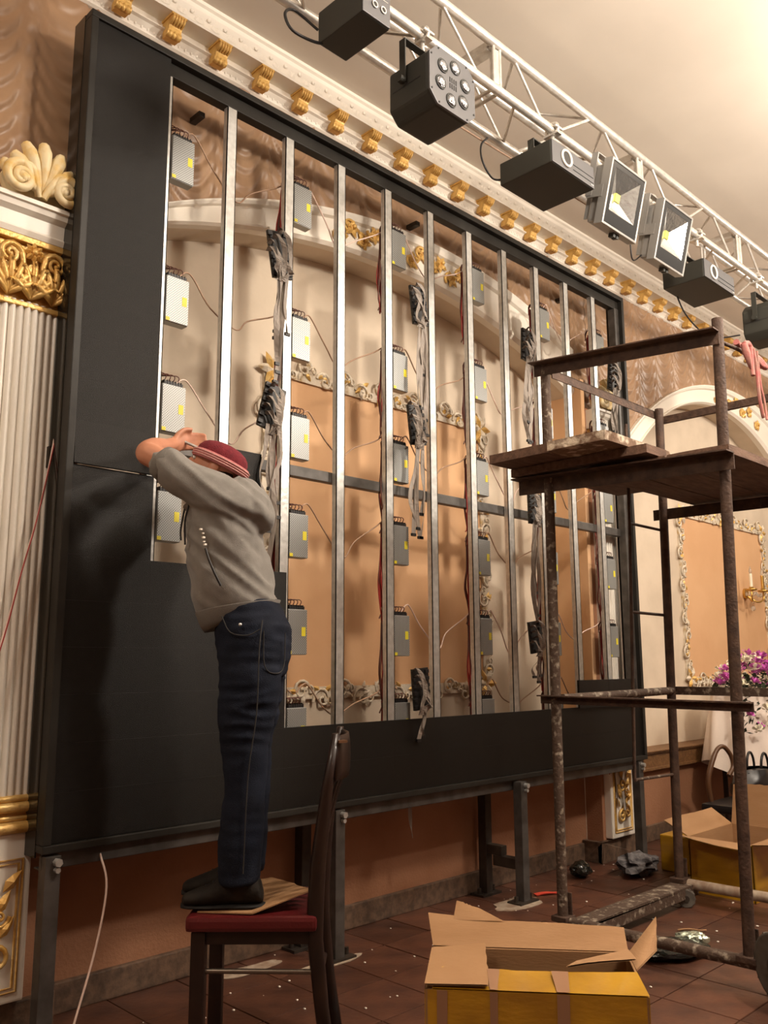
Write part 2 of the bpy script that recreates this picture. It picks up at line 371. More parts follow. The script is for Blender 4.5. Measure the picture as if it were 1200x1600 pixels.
# swagged curtain over the upper wall
def curtain(x0, x1, zlow, name, label):
    W = .30
    def fn(a, b):
        x = x0 + (x1 - x0) * a; zl = max(zlow(x), 2.9); z = zl + (4.06 - zl) * b
        xw = x + .03 * noise.noise(V((x * 1.3, z * 1.1, 3))); u = (xw / W) % 1.0; c_ = abs(2 * u - 1); s = c_ * c_    # 0 mid swag, 1 at the gathers
        cell = math.floor(xw / W); sag = .20 * s ** 1.15
        ph = (z - sag + .05 * (cell % 2)) / .105 + .55 * noise.noise(V((x * 2.6, z * 1.6, 1 + cell)))
        fold = sin(2 * pi * ph) + .35 * sin(4 * pi * ph + 1.0 + 2 * noise.noise(V((x * 3, z * 3, 5))))
        amp = .0085 * (1 - s ** 2.5) * (.75 + .6 * noise.noise(V((x * 4, z * 3, 9))))
        g = .013 * math.exp(-((1 - c_) / .16) ** 2) * (1 + .4 * sin(z * 60 + cell))
        y = 3.264 - amp * fold - g - .012 * (1 - s) - .004 * sin(x * 150) * s
        return V((x, y, z))
    mb = MB().grid(int((x1 - x0) / .0125), 150, fn)
    o = mb.build(name, m_curtain); return tag(o, label, 'curtain')
curtain(.55, 5.27, lambda x: zout1(x) - .02 if 1.5 < x < 5.06 else 2.95, 'swagged_curtain', 'bronze satin swagged curtain above the large arch behind the black screen')
curtain(5.275, 9.4, lambda x: zout2(x) - .02 if 5.6 < x < 9.3 else 2.95, 'swagged_curtain', 'bronze satin swagged curtain above the right-hand arch, beyond the screen frame')

# niche panels with scroll frames
def scrollframe(x0, x1, z0, z1, y, name, label, sides, s=1.0):
    st = struct(name, MB().box(x0, x1, y - .008, y + .01, z0, z1), m_peach)
    mo = MB()
    mo.box(x0 - .02, x1 + .02, y - .02, y, z1 - .02, z1 + .03).box(x0 - .02, x1 + .02, y - .02, y, z0 - .05, z0 + .01)
    if 'L' in sides: mo.box(x0 - .05, x0 + .01, y - .014, y, z0, z1)
    if 'R' in sides: mo.box(x1 - .01, x1 + .05, y - .014, y, z0, z1)
    mo.build('moulding', m_orn, st)
    sc_ = MB(); gl = MB()
    def run(p0, p1, n, seed):
        rd = random.Random(seed); d = V((p1[0] - p0[0], 0, p1[1] - p0[1])); ang = math.atan2(d.z, d.x)
        for k in range(n):
            t = (k + .5) / n; c = (p0[0] + d.x * t, p0[1] + d.z * t); h = 1 if k % 2 else -1
            off = .022 * h * s; c2 = (c[0] - sin(ang) * off, c[1] + cos(ang) * off)
            spiral(sc_, c2, (.052 + .012 * rd.random()) * s, 1.25, ang + (0 if h > 0 else pi) + rd.uniform(-.3, .3), h, .0095 * s, y - .022, N=16)
            spiral(sc_, (c2[0] + cos(ang) * .06 * s, c2[1] + sin(ang) * .06 * s), .03 * s, 1.1, ang + pi, -h, .007 * s, y - .022, N=12)
            for q in range(3): leafshape(gl if rd.random() < .55 else sc_, (c[0] + rd.uniform(-.02, .02), c[1] + rd.uniform(-.02, .02)), ang + rd.uniform(0, 6.3), .06 * s, .03 * s, y - .024, .012)
    nz = int((z1 - z0) / (.135 * s)); nx = int((x1 - x0) / (.135 * s))
    if 'L' in sides: run((x0 - .02, z0), (x0 - .02, z1), nz, 1)
    if 'R' in sides: run((x1 + .02, z0), (x1 + .02, z1), nz, 2)
    run((x0, z0 - .03), (x1, z0 - .03), nx, 3)
    if 'T' in sides: run((x0, z1 + .03), (x1, z1 + .03), nx, 4)
    for cx, cz in ((x0, z0), (x1, z0), (x0, z1), (x1, z1)):
        for a in range(6): leafshape(sc_ if a % 2 else gl, (cx, cz), a * 1.05, .10 * s, .05 * s, y - .026, .02)
    sc_.build('scrollwork', m_orn, st); gl.build('gold_leafwork', m_gold, st)
    return st
scrollframe(2.60, 4.27, 1.13, 2.74, YN, 'trim_5', '', 'LRT')
scrollframe(6.96, 8.62, 1.12, 2.50, YN, 'trim_6', '', 'LRT')

# ------------------------------------------------------------------ pilasters
def pilaster(xc, label):
    p = thing('pilaster', label, 'pilaster', (xc, 3.14, 0)); hw = .125; y = 3.14
    sh = MB()
    def fn(a, b):
        x = xc - hw + 2 * hw * a; z = .80 + 1.80 * b
        return V((x, y + .022 - .02 * abs(sin(pi * 9.0 * a)) ** .6 - .012 * (1 - (2 * a - 1) ** 2), z))
    sh.grid(113, 2, fn); sh.box(xc - hw, xc + hw, y + .012, 3.185, .8, 2.6); sh.build('fluted_shaft', m_white, p)
    MB().box(xc - hw - .008, xc + hw + .008, y + .002, 3.185, 2.575, 2.85).build('capital_block', m_gold, p, bevel=.006)
    MB().box(xc - hw - .02, xc + hw + .02, y - .02, 3.185, 2.825, 2.85).build('capital_rim', m_gold, p, bevel=.004); MB().box(xc - hw - .015, xc + hw + .015, y - .01, 3.185, 2.575, 2.595).build('capital_rim', m_gold, p, bevel=.004)
    for s_ in (-1, 0, 1):                  # acanthus leaves of the capital
        lf = MB(); cx = xc + s_ * .085
        for k in range(7):
            a = pi / 2 + (k - 3) * .36; L = .13 - .012 * abs(k - 3); c = V((cx, y - .008, 2.61))
            pts = [c + V((cos(a) * L * t, -.035 * sin(t * 2.2), sin(a) * L * t + .01 * t)) for t in (0, .25, .5, .75, 1)]
            pts.append(pts[-1] + V((cos(a) * .012, -.018, -.014)))
            lf.tube(pts, [.006, .011, .013, .012, .009, .004], 6)
        lf.build('acanthus_leaf', m_goldd if s_ else m_gold, p)
    for s_ in (-1, 1):
        vo = MB(); spiral(vo, (xc + s_ * .085, 2.765), .045, 1.7, pi if s_ > 0 else 0, -s_, .012, y - .02)
        vo.tube([(xc + s_ * .02, y - .012, 2.66), (xc + s_ * .035, y - .02, 2.73), (xc + s_ * .045, y - .022, 2.775)], [.006, .01, .012], 6)
        vo.build('volute', m_gold, p)
    fl_ = MB()
    for k in range(8): leafshape(fl_, (xc, 2.79), k * pi / 4, .042, .026, y - .022, .02)
    fl_.ball((xc, y - .03, 2.79), .013); fl_.build('rosette', m_goldd, p)
    en = [(3.185, 2.85), (y - .02, 2.85), (y - .028, 2.87), (y - .02, 2.88), (y - .024, 2.93), (y - .045, 2.945), (y - .05, 2.965), (y - .06, 2.968), (y - .06, 2.985), (3.185, 2.985)]
    MB().prism(en, 2 * hw + .06, lambda a, b, t: V((xc - hw - .03 + t, a, b))).build('entablature', m_white, p)
    cr = MB(); z0 = 2.985
    for k in range(7):                     # shell crest
        a = pi / 2 + (k - 3) * .36; L = .205 - .009 * (k - 3) ** 2; c = V((xc, y - .034, z0 + .03))
        pts = [c + V((cos(a) * L * t, -.03 * sin(pi * t * .9) - .004, sin(a) * L * t)) for t in (0, .2, .4, .6, .8, 1)]
        cr.tube(pts, [.006, .012, .018, .024, .028, .020], 8)
    cr.prism([(xc - .1, z0), (xc + .1, z0), (xc + .14, z0 + .08), (xc + .1, z0 + .17), (xc, z0 + .2), (xc - .1, z0 + .17), (xc - .14, z0 + .08)], .03, lambda a, b, t: V((a, y - .012 + t, b)))
    cr.build('shell', m_cream, p)
    for s_ in (-1, 1):
        vv = MB(); spiral(vv, (xc + s_ * .088, z0 + .062), .058, 1.7, pi / 2, -s_, .019, y - .075, n=8, N=30)
        vv.tube(crom([(xc + s_ * .01, y - .05, z0 + .02), (xc + s_ * .03, y - .07, z0 + .07), (xc + s_ * .05, y - .075, z0 + .115), (xc + s_ * .088, y - .075, z0 + .12)], 4), .014, 8)
        vv.ball((xc + s_ * .14, y - .05, z0 + .10), .02, .016, .03, 8, 6); vv.build('crest_scroll', m_cream, p)
    bs = MB()
    for z, r, e in ((.80, .012, .012), (.772, .018, .02), (.735, .012, .008), (.705, .02, .024)):
        bs.tube([(xc - hw - e, y - e * .6, z), (xc + hw + e, y - e * .6, z)], r, 10)
    bs.box(xc - hw - .01, xc + hw + .01, y - .005, 3.185, .68, .81); bs.build('base_moulding', m_gold, p)
    MB().box(xc - hw - .012, xc + hw + .012, y - .012, 3.185, .14, .685).build('pedestal', m_white, p, bevel=.008)
    fr = MB(); a, b, c, d = xc - hw + .018, xc + hw - .018, .175, .60
    for q in (0, .014): fr.tube([(a + q, y - .014, c + q), (b - q, y - .014, c + q), (b - q, y - .014, d - q), (a + q, y - .014, d - q), (a + q, y - .014, c + q)], .005, 5)
    fr.build('panel_border', m_gold, p)
    rs = MB(); yy = y - .022
    spiral(rs, (xc - .03, .27), .05, 1.4, 0, 1, .010, yy); spiral(rs, (xc + .03, .29), .05, 1.4, pi, -1, .010, yy)
    spiral(rs, (xc - .02, .47), .045, 1.3, pi, 1, .010, yy); spiral(rs, (xc + .035, .42), .035, 1.3, 0, -1, .008, yy)
    for k, (lx, lz, an) in enumerate(((.0, .3, 1.2), (.03, .35, .9), (-.03, .38, 2.0), (.02, .43, 1.0), (-.01, .5, 1.9), (.04, .5, .8), (0, .24, 1.6), (-.05, .33, 2.3))):
        leafshape(rs, (xc + lx, lz), an, .09, .04, yy, .016)
    rs.build('scroll_relief', m_gold, p)
    return p
pilaster(1.225, 'white fluted pilaster with gold shell crest and capital, left of the screen')
pilaster(5.27, 'white fluted pilaster behind the right end of the screen frame, gold pedestal panel below')

# ------------------------------------------------------------------ LED screen
X0, X1, Z0, Z1, YF = 1.337, 5.371, .628, 3.827, 3.0
scr = thing('led_screen', 'big black half-assembled LED screen with a bare steel stud grid', 'screen', (X0, YF, 0))
for a in ((X0, X1, YF - .012, YF + .07, 3.797, Z1), (X0, X1, YF - .012, YF + .07, Z0, .655), (X0, X0 + .03, YF - .012, YF + .07, .655, 3.797), (X1 - .03, X1, YF - .012, YF + .07, .655, 3.797)):
    MB().box(*a).build('frame_rim', m_black, scr, bevel=.004)
MB().box(X0 + .03, X1 - .03, YF + .02, YF + .07, 3.735, 3.797).build('top_beam', m_black, scr, bevel=.004)
MB().box(X1 - .085, X1 - .03, YF + .016, YF + .07, .655, 3.74).build('side_beam', m_bar, scr, bevel=.004)
MB().box(X0 - .002, X0 + .003, YF + .045, YF + .135, .61, Z1 - .002).build('side_sheet', m_side, scr)
MB().box(X1 - .004, X1, YF + .07, YF + .13, .60, 3.83).build('side_sheet', m_black, scr)
MB().box(X0 + .01, X1 - .01, YF + .015, YF + .02, .575, .628).box(X0 + .01, X1 - .01, YF + .02, YF + .07, .572, .577).build('bottom_angle', m_bar, scr)
MB().box(X0 + .03, X1 - .03, YF + .055, YF + .095, 2.10, 2.15).build('crossbar', m_bar, scr, bevel=.003)
for x in (1.95, 3.4, 4.9): MB().box(x, x + .03, 3.17, 3.25, 3.735, 3.76).build('wall_bracket', m_rustdk, scr)
SX = [1.701 + .33125 * k for k in range(11)]
for k in range(0, 11):
    x = SX[k]; y = YF + .022
    mb = MB().box(x - .026, x + .026, y, y + .004, .62, 3.77).box(x - .026, x - .022, y, y + .03, .62, 3.77).box(x + .022, x + .026, y, y + .03, .62, 3.77)
    mb.build('stud', m_zinc, scr)
PZ = (3.797 - .657) / 19; PX = (5.343 - 1.369) / 12
mod = None
def module(k, j, dz=0, dy=0, rot=None, at=None):
    global mod
    if mod is None:
        mod = MB().box(-PX / 2 + .00012, PX / 2 - .00012, 0, .014, -PZ / 2 + .00012, PZ / 2 - .00012).build('led_module', m_led, scr, off=(0, 0, 0)); o = mod
    else: o = mod.copy(); C.objects.link(o)
    p = V((1.369 + PX * (k + .5), YF + dy, .657 + PZ * (j + .5) + dz)) if at is None else V(at)
    o.location = p - WL[scr.name]
    if rot: o.rotation_euler = rot
    return o
for j in range(19):
    if j == 8: continue
    module(0, j)
module(0, 8, dz=.004, dy=-.006, rot=(-.07, 0, .0))
for k in (1, 2):
    for j in range(6): module(k, j)
for k in range(3, 12):
    for j in range(2): module(k, j)
module(0, 0, at=(2.125, 2.99, 1.985), rot=(0, pi / 2, 0))
module(0, 0, at=(4.745, 2.975, 1.066)); module(0, 0, at=(5.078, 2.975, 1.066))
def plate_foot(x, y):
    b = MB().box(x - .08, x + .08, y - .045, y + .045, 0, .012)
    for dx in (-.06, .06): b.tube([(x + dx, y, .01), (x + dx, y, .04)], .012, 6)
    b.build('base_plate', m_rustdk, scr)
for (x, ys) in ((1.375, (3.03, 3.23)), (2.67, (3.03, 3.24)), (3.97, (3.0, 3.23)), (5.27, (3.03, 3.23))):
    for i, y in enumerate(ys):
        y -= 0 if i else .02
        if x > 5 and i: continue
        if x < 2 and i: continue
        MB().box(x - .027, x + .027, y - .027, y + .027, .01, .62 if i == 0 else .70).build('leg', m_bar if i == 0 else m_rustdk, scr, bevel=.003); plate_foot(x, y)
        if i == 0:
            MB().tube([(x + .01, y - .05, .60), (x + .01, y - .02, .60)], .014, 6).tube([(x + .01, y - .045, .575), (x + .01, y - .02, .575)], .010, 6).build('bolt', m_zinc, scr)
MB().box(3.945, 3.995, 3.10, 3.21, .22, .27).box(3.945, 3.995, 3.0, 3.16, .165, .22).build('leg_brace', m_rustdk, scr, bevel=.003)
MB().box(1.33, 1.36, 3.12, 3.17, 1.98, 2.06).tube([(1.345, 3.11, 2.0), (1.345, 3.11, 2.05)], .014, 8).build('side_clamp', m_rustdk, scr)

# power supplies
PR = [3.39, 2.745, 2.272, 1.832, 1.398, .955]
ordn = ['top', 'second', 'third', 'fourth', 'fifth', 'sixth']
cols = ['leftmost', 'second', 'third', 'fourth', 'fifth', 'rightmost']
def make_psu():
    t = thing('power_supply', '', 'power supply', (0, 0, 0), 'perforated power supplies screwed to the studs')
    MB().box(-.054, .054, .004, .048, -.1, .1).build('housing', m_psu, t, bevel=.003)
    MB().box(-.053, .053, 0, .004, -.098, .098).build('perforated_lid', m_perf, t, bevel=.001)
    MB().box(.022, .044, -.001, 0, -.018, .022).build('sticker', m_yel, t); MB().box(-.052, -.034, -.001, 0, -.097, -.082).build('sticker', m_yel, t)
    tb = MB().box(-.044, .044, .008, .030, .1, .114)
    for k in range(7): tb.box(-.042 + .0128 * k, -.040 + .0128 * k, .006, .032, .1, .119)
    tb.build('terminal_block', m_term, t)
    wl = MB()
    for k in range(4):
        x = -.04 + .02 * k
        wl.tube(crom([(x, .018, .112), (x + .003, .006, .135), (x - .02, .015, .143), (-.07 - .004 * k, .055, .125), (-.075, .07, .06)], 3), .0022, 5)
    wl.build('wire_loops', m_brn, t)
    return t
psu0 = make_psu(); cnt = 0
bundles = []
for v in range(4):
    mbs = []
    rd = random.Random(v)
    mbs.append(None); bundles.append(rd)
for ci in range(6):
    k = 2 * ci
    for ri in range(6):
        if ci == 0 and ri > 3: continue
        if ci == 1 and ri == 5: pass
        z = PR[ri] + random.uniform(-.012, .012) + (.1 if ci in (3,) and ri in (0, 1) and ri == 1 else 0) + (.05 if ci in (2, 1, 3) and ri == 0 else 0)
        loc = (SX[k] + .095, 3.032 + random.uniform(0, .006), z)
        sp = {0: 'at the top of', 1: 'second from the top of', 2: 'third from the top of', 3: 'fourth from the top of', 4: 'fifth from the top of', 5: 'low behind the bottom panels in'}[ri]
        lab = 'grey perforated power supply, %s the %s power supply column' % (sp, cols[ci])
        if cnt == 0: psu0.location = loc; WL[psu0.name] = V(loc); psu0['label'] = lab; t = psu0
        else: t = copy_tree(psu0, loc, lab)
        cnt += 1
        rd = random.Random(ci * 7 + ri)
        L = .26 if ri < 5 else .1
        for q in range(2):
            mb = MB(); n = 4 if q == 0 else 3
            for s_ in range(n):
                x0 = -.085 + rd.uniform(-.030, .004); zt = -.02 - rd.random() * .05
                pts = [(x0 + .02, .05, zt + .12), (x0, .035, zt), (x0 - rd.uniform(0, .03), .02 + rd.uniform(-.01, .02), zt - L * .5), (x0 + rd.uniform(-.02, .02), .03, zt - L), (x0 + rd.uniform(-.01, .03), .035, zt - L - rd.uniform(.02, .09))]
                mb.tube(crom([V(p) + V(loc) for p in pts], 4), .0036, 5)
            mb.build('output_wires', m_red if q == 0 else m_brn, t)
# mains cables between the columns
for ri in range(6):
    for ci in range(5):
        rd = random.Random(100 + ci * 9 + ri)
        z = PR[ri] + .11; xa = SX[2 * ci] + .14; xb = SX[2 * ci + 2] - .05
        if rd.random() < .12: continue
        if z < 1.2: z = 1.13
        d = .10 + rd.random() * .13; mm = m_pink if rd.random() < .6 else m_tanw
        pts = [(xa - .04, 3.05, z), (xa, 3.05, z + .035), (xa + .05, 3.07, z + .025), (xa + .15, 3.09, z - .07), (xa + .26 + rd.uniform(-.04, .04), 3.10, z - d), (xb - .12, 3.10, z - d * .55), (xb, 3.08, z - .02), (xb + .08, 3.075, z + .03), (xb + .13, 3.06, z)]
        if ri == 5: pts = [(p[0], p[1], max(p[2], 1.02)) for p in pts]
        o = MB().tube(crom(pts, 5), .0036, 6).build('mains_cable', mm)
        nm = 'pinkish' if mm is m_pink else 'tan'
        tag(o, '%s mains cable sagging from the %s to the %s power supply column, %s row' % (nm, cols[ci], cols[ci + 1], ordn[ri]), 'cable', 'mains cables slung between the power supplies')

# receiver boards with grey ribbon cables
def ribbon(mb, pts, w_, tw=0, th=.0016):
    P = crom(pts, 5); vs = []; n = len(P)
    for i, p in enumerate(P):
        a = tw + .5 * sin(i * .5 + p.x * 30); d = V((cos(a), sin(a), 0)) * w_ / 2; q = V((-sin(a), cos(a), 0)) * th
        vs += [p - d, p + d, p + d + q, p - d + q]
    fs = [(4 * i + k, 4 * i + (k + 1) % 4, 4 * i + 4 + (k + 1) % 4, 4 * i + 4 + k) for i in range(n - 1) for k in range(4)]
    mb.add(vs, fs + [(3, 2, 1, 0), (4 * n - 4, 4 * n - 3, 4 * n - 2, 4 * n - 1)])
def bundle(x, z, h, strands, label, seed, wd=.11, ya=2.985):
    rd = random.Random(seed); t = thing('ribbon_cable_bundle', label, 'cables', (x, ya, z), 'receiver boards with grey ribbon cables')
    tilt = rd.uniform(-.25, .25); R = Matrix.Rotation(tilt, 3, 'Y')
    MB().box(-wd / 2, wd / 2, .0, .012, -h / 2, h / 2, R, (x, ya, z)).build('circuit_board', m_pcb, t)
    cn = MB().box(-wd / 2, wd / 2, -.004, .002, -h / 2, h / 2, R, (x, ya, z))
    for k in range(6):
        zz = -h / 2 + h * (k + .5) / 6; cn.box(-wd / 2 - .008, -wd / 2 + .016, -.014, 0, zz - .008, zz + .008, R, (x, ya, z)).box(wd / 2 - .03, wd / 2 - .006, -.014, 0, zz - .008, zz + .008, R, (x, ya, z))
    cn.build('connectors', m_term, t)
    for k in range(5):
        rb = MB(); xx = x + rd.uniform(-.04, .03); z1 = z + h * (.45 - .16 * k)
        ribbon(rb, [(xx - .03, ya - .006, z1), (xx - .035, ya - .035, z1 + .01), (xx, ya - .045, z1 - .05), (xx + rd.uniform(-.02, .02), ya - .035, z - h * .4), (x + rd.uniform(-.03, .02), ya - .02, z - h * .62)], .024, rd.uniform(-.5, .5))
        rb.build('ribbon_cable', m_rib, t)
    for k in range(strands):
        rb = MB(); L = rd.uniform(.25, .62) if strands > 3 else rd.uniform(.12, .25); xx = x + rd.uniform(-.035, .03)
        P = [(xx, ya - .02, z - h * .4), (xx + rd.uniform(-.02, .02), ya - .01, z - h * .5 - L * .3), (xx + rd.uniform(-.04, .03), ya - .01 + rd.uniform(-.01, .01), z - h * .5 - L * .65), (xx + rd.uniform(-.03, .03), ya, z - h * .5 - L)]
        ribbon(rb, P, .022, rd.uniform(-1, 1)); e = V(P[-1]); rb.build('ribbon_cable', m_rib, t)
        MB().box(e.x - .014, e.x + .014, e.y - .006, e.y + .006, e.z - .008, e.z + .006).build('plug', m_term, t)
bundle(2.285, 3.10, .22, 6, 'tangle of grey ribbon cables and receiver board high on the third stud', 1)
bundle(2.255, 2.37, .21, 6, 'grey ribbon cable tangle on the third stud, above the man\'s head', 2)
bundle(3.215, 3.13, .21, 6, 'grey ribbon cable tangle hanging high between fifth and sixth stud', 3)
bundle(3.19, 2.47, .21, 5, 'ribbon cable tangle just above the crossbar between fifth and sixth stud', 4)
bundle(4.185, 3.16, .2, 6, 'ribbon cable tangle hanging just above the scaffold top rail\'s left end', 5)
bundle(5.17, 3.18, .19, 6, 'ribbon cable tangle beside the screen\'s right frame, behind scaffold rails', 6)
bundle(3.20, 1.13, .2, 2, 'grey ribbon cable tangle just above the bottom black panels, screen middle', 7)
bundle(4.17, 1.40, .18, 3, 'ribbon cable tangle low beside the scaffold\'s left post', 8)
bundle(4.20, 2.15, .18, 5, 'ribbon cable tangle under the scaffold boards by its left post', 9)
def strip(pts, label, wd=.024, mat=m_rib):
    mb = MB(); ribbon(mb, pts, wd, .4); o = mb.build('ribbon_cable', mat); tag(o, label, 'cable')
strip([(5.38, 3.14, 2.72), (5.43, 3.15, 2.42), (5.47, 3.15, 2.29), (5.48, 3.15, 2.05), (5.51, 3.15, 1.89)], 'loose grey ribbon cable dangling outside the screen\'s right frame edge')
strip([(3.23, 3.1, .62), (3.235, 3.1, .5), (3.25, 3.1, .41)], 'short grey ribbon cable hanging below the middle of the screen')
strip([(5.19, 3.12, .62), (5.18, 3.12, .5), (5.17, 3.1, .32)], 'left one of two pale ribbon cables below the screen\'s right corner')
strip([(5.26, 3.12, .62), (5.26, 3.12, .5), (5.25, 3.1, .31)], 'right one of two pale ribbon cables below the screen\'s right corner')
def cable(pts, r, mat, name, label, cat='cable'):
    return tag(MB().tube(crom(pts, 6), r, 6).build(name, mat), label, cat)
cable([(1.56, 3.02, .60), (1.555, 2.95, .5), (1.50, 2.9, .325), (1.42, 2.87, .11), (1.36, 2.82, .006), (1.30, 2.7, .006)], .004, m_pink, 'power_cable', 'pinkish white cable hanging from the screen\'s lower left to the floor')
cable([(1.345, 3.10, 2.13), (1.32, 3.095, 1.95), (1.29, 3.09, 1.78), (1.255, 3.09, 1.62), (1.195, 3.08, 1.36), (1.1, 3.07, 1.0), (1.02, 3.06, .4), (1.0, 3.0, .01)], .004, m_pink, 'power_cable', 'white cable strung diagonally across the fluted left pilaster')
cable([(1.348, 3.095, 2.13), (1.313, 3.085, 1.93), (1.278, 3.08, 1.74), (1.242, 3.08, 1.58), (1.195, 3.075, 1.35), (1.11, 3.068, 1.02), (1.02, 3.055, .42), (.98, 2.98, .01)], .0022, m_red, 'power_cable', 'thin red cable twisted beside the white one across the left pilaster')

# ------------------------------------------------------------------ truss and its fixtures
tr = thing('lighting_truss', 'long aluminium box truss under the ceiling carrying stage lights', 'truss', (4.1, 2.28, 3.9))
yA, yD, zT, zB = 2.16, 2.40, 4.03, 3.80
for y, z in ((yA, zT), (yA, zB), (yD, zT), (yD, zB)):
    MB().tube([(1.3, y, z), (8.6, y, z)], .0215, 14).build('chord', m_alu, tr)
J = [1.585, 2.862, 4.138, 5.415, 6.692, 7.97]
def zig(x0, x1, a, b):
    xs = [(x0 + .13, 0), (x0 + .35, 1), (x0 + .45, 1), (x0 + .79, 0), (x0 + .90, 0), (x0 + 1.15, 1)]
    for (p, s), (q, t) in zip(xs[::1], xs[1:]):
        if s == t: continue
        A = (p,) + (a if s == 0 else b); B = (q,) + (a if t == 0 else b)
        MB().tube([A, B], .0075, 8).build('brace', m_alu, tr)
for i, x in enumerate(J[:-1]):
    for a, b in (((yA, zT), (yA, zB)), ((yD, zT), (yD, zB)), ((yA, zT), (yD, zT)), ((yA, zB), (yD, zB))): zig(x, J[i + 1], a, b)
for x in J:
    for dx in (-.022, .022):
        mb = MB()
        for a, b in (((yA, zT), (yA, zB)), ((yD, zT), (yD, zB)), ((yA, zT), (yD, zT)), ((yA, zB), (yD, zB))): mb.tube([(x + dx,) + a, (x + dx,) + b], .009, 8)
        mb.build('end_frame', m_alu, tr)
    MB().box(x - .03, x + .03, yA + .03, yD - .03, zT - .02, zT + .02).box(x - .012, x + .012, yA - .005, yA + .03, zB + .03, zT - .03).build('coupler', m_alu, tr, bevel=.003)
def clamp(x, y, z, parent):
    mb = MB()
    pts = [(x, y + .033 * cos(a), z + .033 * sin(a)) for a in [i * 2 * pi / 14 for i in range(15)]]
    mb.tube(pts, .009, 6).tube([(x, y, z - .03), (x, y, z - .075)], .010, 8).tube([(x - .03, y - .035, z), (x + .03, y - .035, z)], .008, 6)
    mb.box(x - .018, x + .018, y - .042, y + .042, z - .036, z - .026); mb.build('hook_clamp', m_alu, parent)
def yoke(parent, x0, x1, y, zt, zb):
    MB().box(x0, x1, y - .016, y + .016, zt - .004, zt).box(x0 - .004, x0, y - .016, y + .016, zb, zt).box(x1, x1 + .004, y - .016, y + .016, zb, zt).build('yoke', m_fix, parent, bevel=.001)
    for x, s in ((x0, -1), (x1, 1)): MB().tube([(x, y, zb + .01), (x + s * .025, y, zb + .01)], .016, 10).build('knob', m_fix, parent)
def par(loc, label, screws=True):
    t = thing('led_spotlight', label, 'stage light', loc, 'square LED par lights on the truss'); x, y, z = loc; hw, hh = .135, .125; ch = .045
    oc = [(-hw + ch, -hh), (hw - ch, -hh), (hw, -hh + ch), (hw, hh - ch), (hw - ch, hh), (-hw + ch, hh), (-hw, hh - ch), (-hw, -hh + ch)]
    MB().prism(oc, .21, lambda a, b, q: V((x + a, y + .01 + q, z + b))).build('housing', m_fix, t, bevel=.012)
    MB().prism(oc, .01, lambda a, b, q: V((x + a, y + q, z + b))).build('face_plate', m_fixg, t, bevel=.002)
    MB().box(x - hw - .001, x + hw + .001, y + .05, y + .2, z - .008, z - .002).build('seam', m_term, t)
    for k in range(6):
        a = k * pi / 3 + .35; c = V((x + .078 * cos(a), y - .002, z + .078 * sin(a)))
        ln = MB(); ln.ball(c, .024, .010, .024, 14, 8); o = ln.build('lens', m_lens, t)
        MB().tube([c + V((.027 * cos(q), .0, .027 * sin(q))) for q in [i * 2 * pi / 16 for i in range(17)]], .003, 5).build('lens_ring', m_fix, t)
    vt = MB()
    for r in (-1, 1):
        for c in range(4): vt.box(x - .02 + .012 * c, x - .015 + .012 * c, y - .002, y, z + r * .013 - .010, z + r * .013 + .010)
    for a, b in oc: vt.tube([(x + a * .92, y - .003, z + b * .92), (x + a * .92, y, z + b * .92)], .004, 6)
    vt.build('vent_slots', m_term, t)
    yoke(t, x - hw - .012, x + hw + .012, y + .13, z + .19, z + .0); 
    return t
p1 = par((2.365, 2.0, 3.495), 'square black LED par light with six lenses, left on the truss'); clamp(2.365, yA, zB, p1)
p2 = par((5.665, 2.0, 3.455), 'square black LED par light cut off by the photo\'s right edge'); clamp(5.665, yA, zB, p2)
def boxlight(loc, sz, label, kind, grp=None):
    t = thing('laser_projector', label, 'projector', loc, grp); x, y, z = loc; a, d, h = sz
    MB().box(x, x + a, y + .006, y + d, z, z + h).build('housing', m_fix, t, bevel=.006)
    MB().box(x + .002, x + a - .002, y, y + .006, z + .002, z + h - .002).build('face_plate', m_fixg, t, bevel=.002)
    rg = lambda cx, cz, r, w_: MB().tube([(cx + r * cos(q), y - .004, cz + r * sin(q)) for q in [i * 2 * pi / 24 for i in range(25)]], w_, 6)
    if kind == 'big':
        cx, cz = x + .115, z + h * .52
        rg(cx, cz, .038, .006).build('lens_ring', m_plaster, t)
        MB().tube([(cx, y - .003, cz), (cx, y + .002, cz)], .034, 20).build('aperture', m_term, t)
        for zz in (.22, .45): MB().box(x + .17, x + a - .01, y - .002, y, z + h * zz, z + h * zz + .003).build('seam', m_term, t)
        for q in (0, .012): MB().tube([(x + a - .02 - q, y - .003, z + .012), (x + a - .02 - q, y, z + .012)], .004, 8).build('screw', m_zinc, t)
    else:
        for cx in (x + a * .42, x + a * .72):
            rg(cx, z + h * .42, .012, .0025).build('lens_ring', m_plaster, t)
            MB().tube([(cx, y - .002, z + h * .42), (cx, y + .002, z + h * .42)], .010, 14).build('aperture', m_term, t)
        MB().box(x + a * .3, x + a * .9, y - .001, y, z + h * .75, z + h * .76).build('caption_line', m_plaster, t)
    MB().box(x + .03, x + .035, y + .12, y + .155, z + h, z + h + .07).box(x + a - .035, x + a - .03, y + .12, y + .155, z + h, z + h + .07).box(x + .03, x + a - .03, y + .12, y + .155, z + h + .066, z + h + .07).build('yoke', m_fix, t, bevel=.001)
    return t
l0 = boxlight((1.925, 2.05, 3.60), (.145, .25, .135), 'small black laser box with two round apertures, top left of the truss', 'two'); clamp(2.0, yA, zB, l0)
l1 = boxlight((3.115, 2.05, 3.515), (.355, .30, .115), 'black flat projector with one round aperture, beside the left floodlight', 'big', 'flat black projectors on the truss'); clamp(3.29, yA, zB, l1)
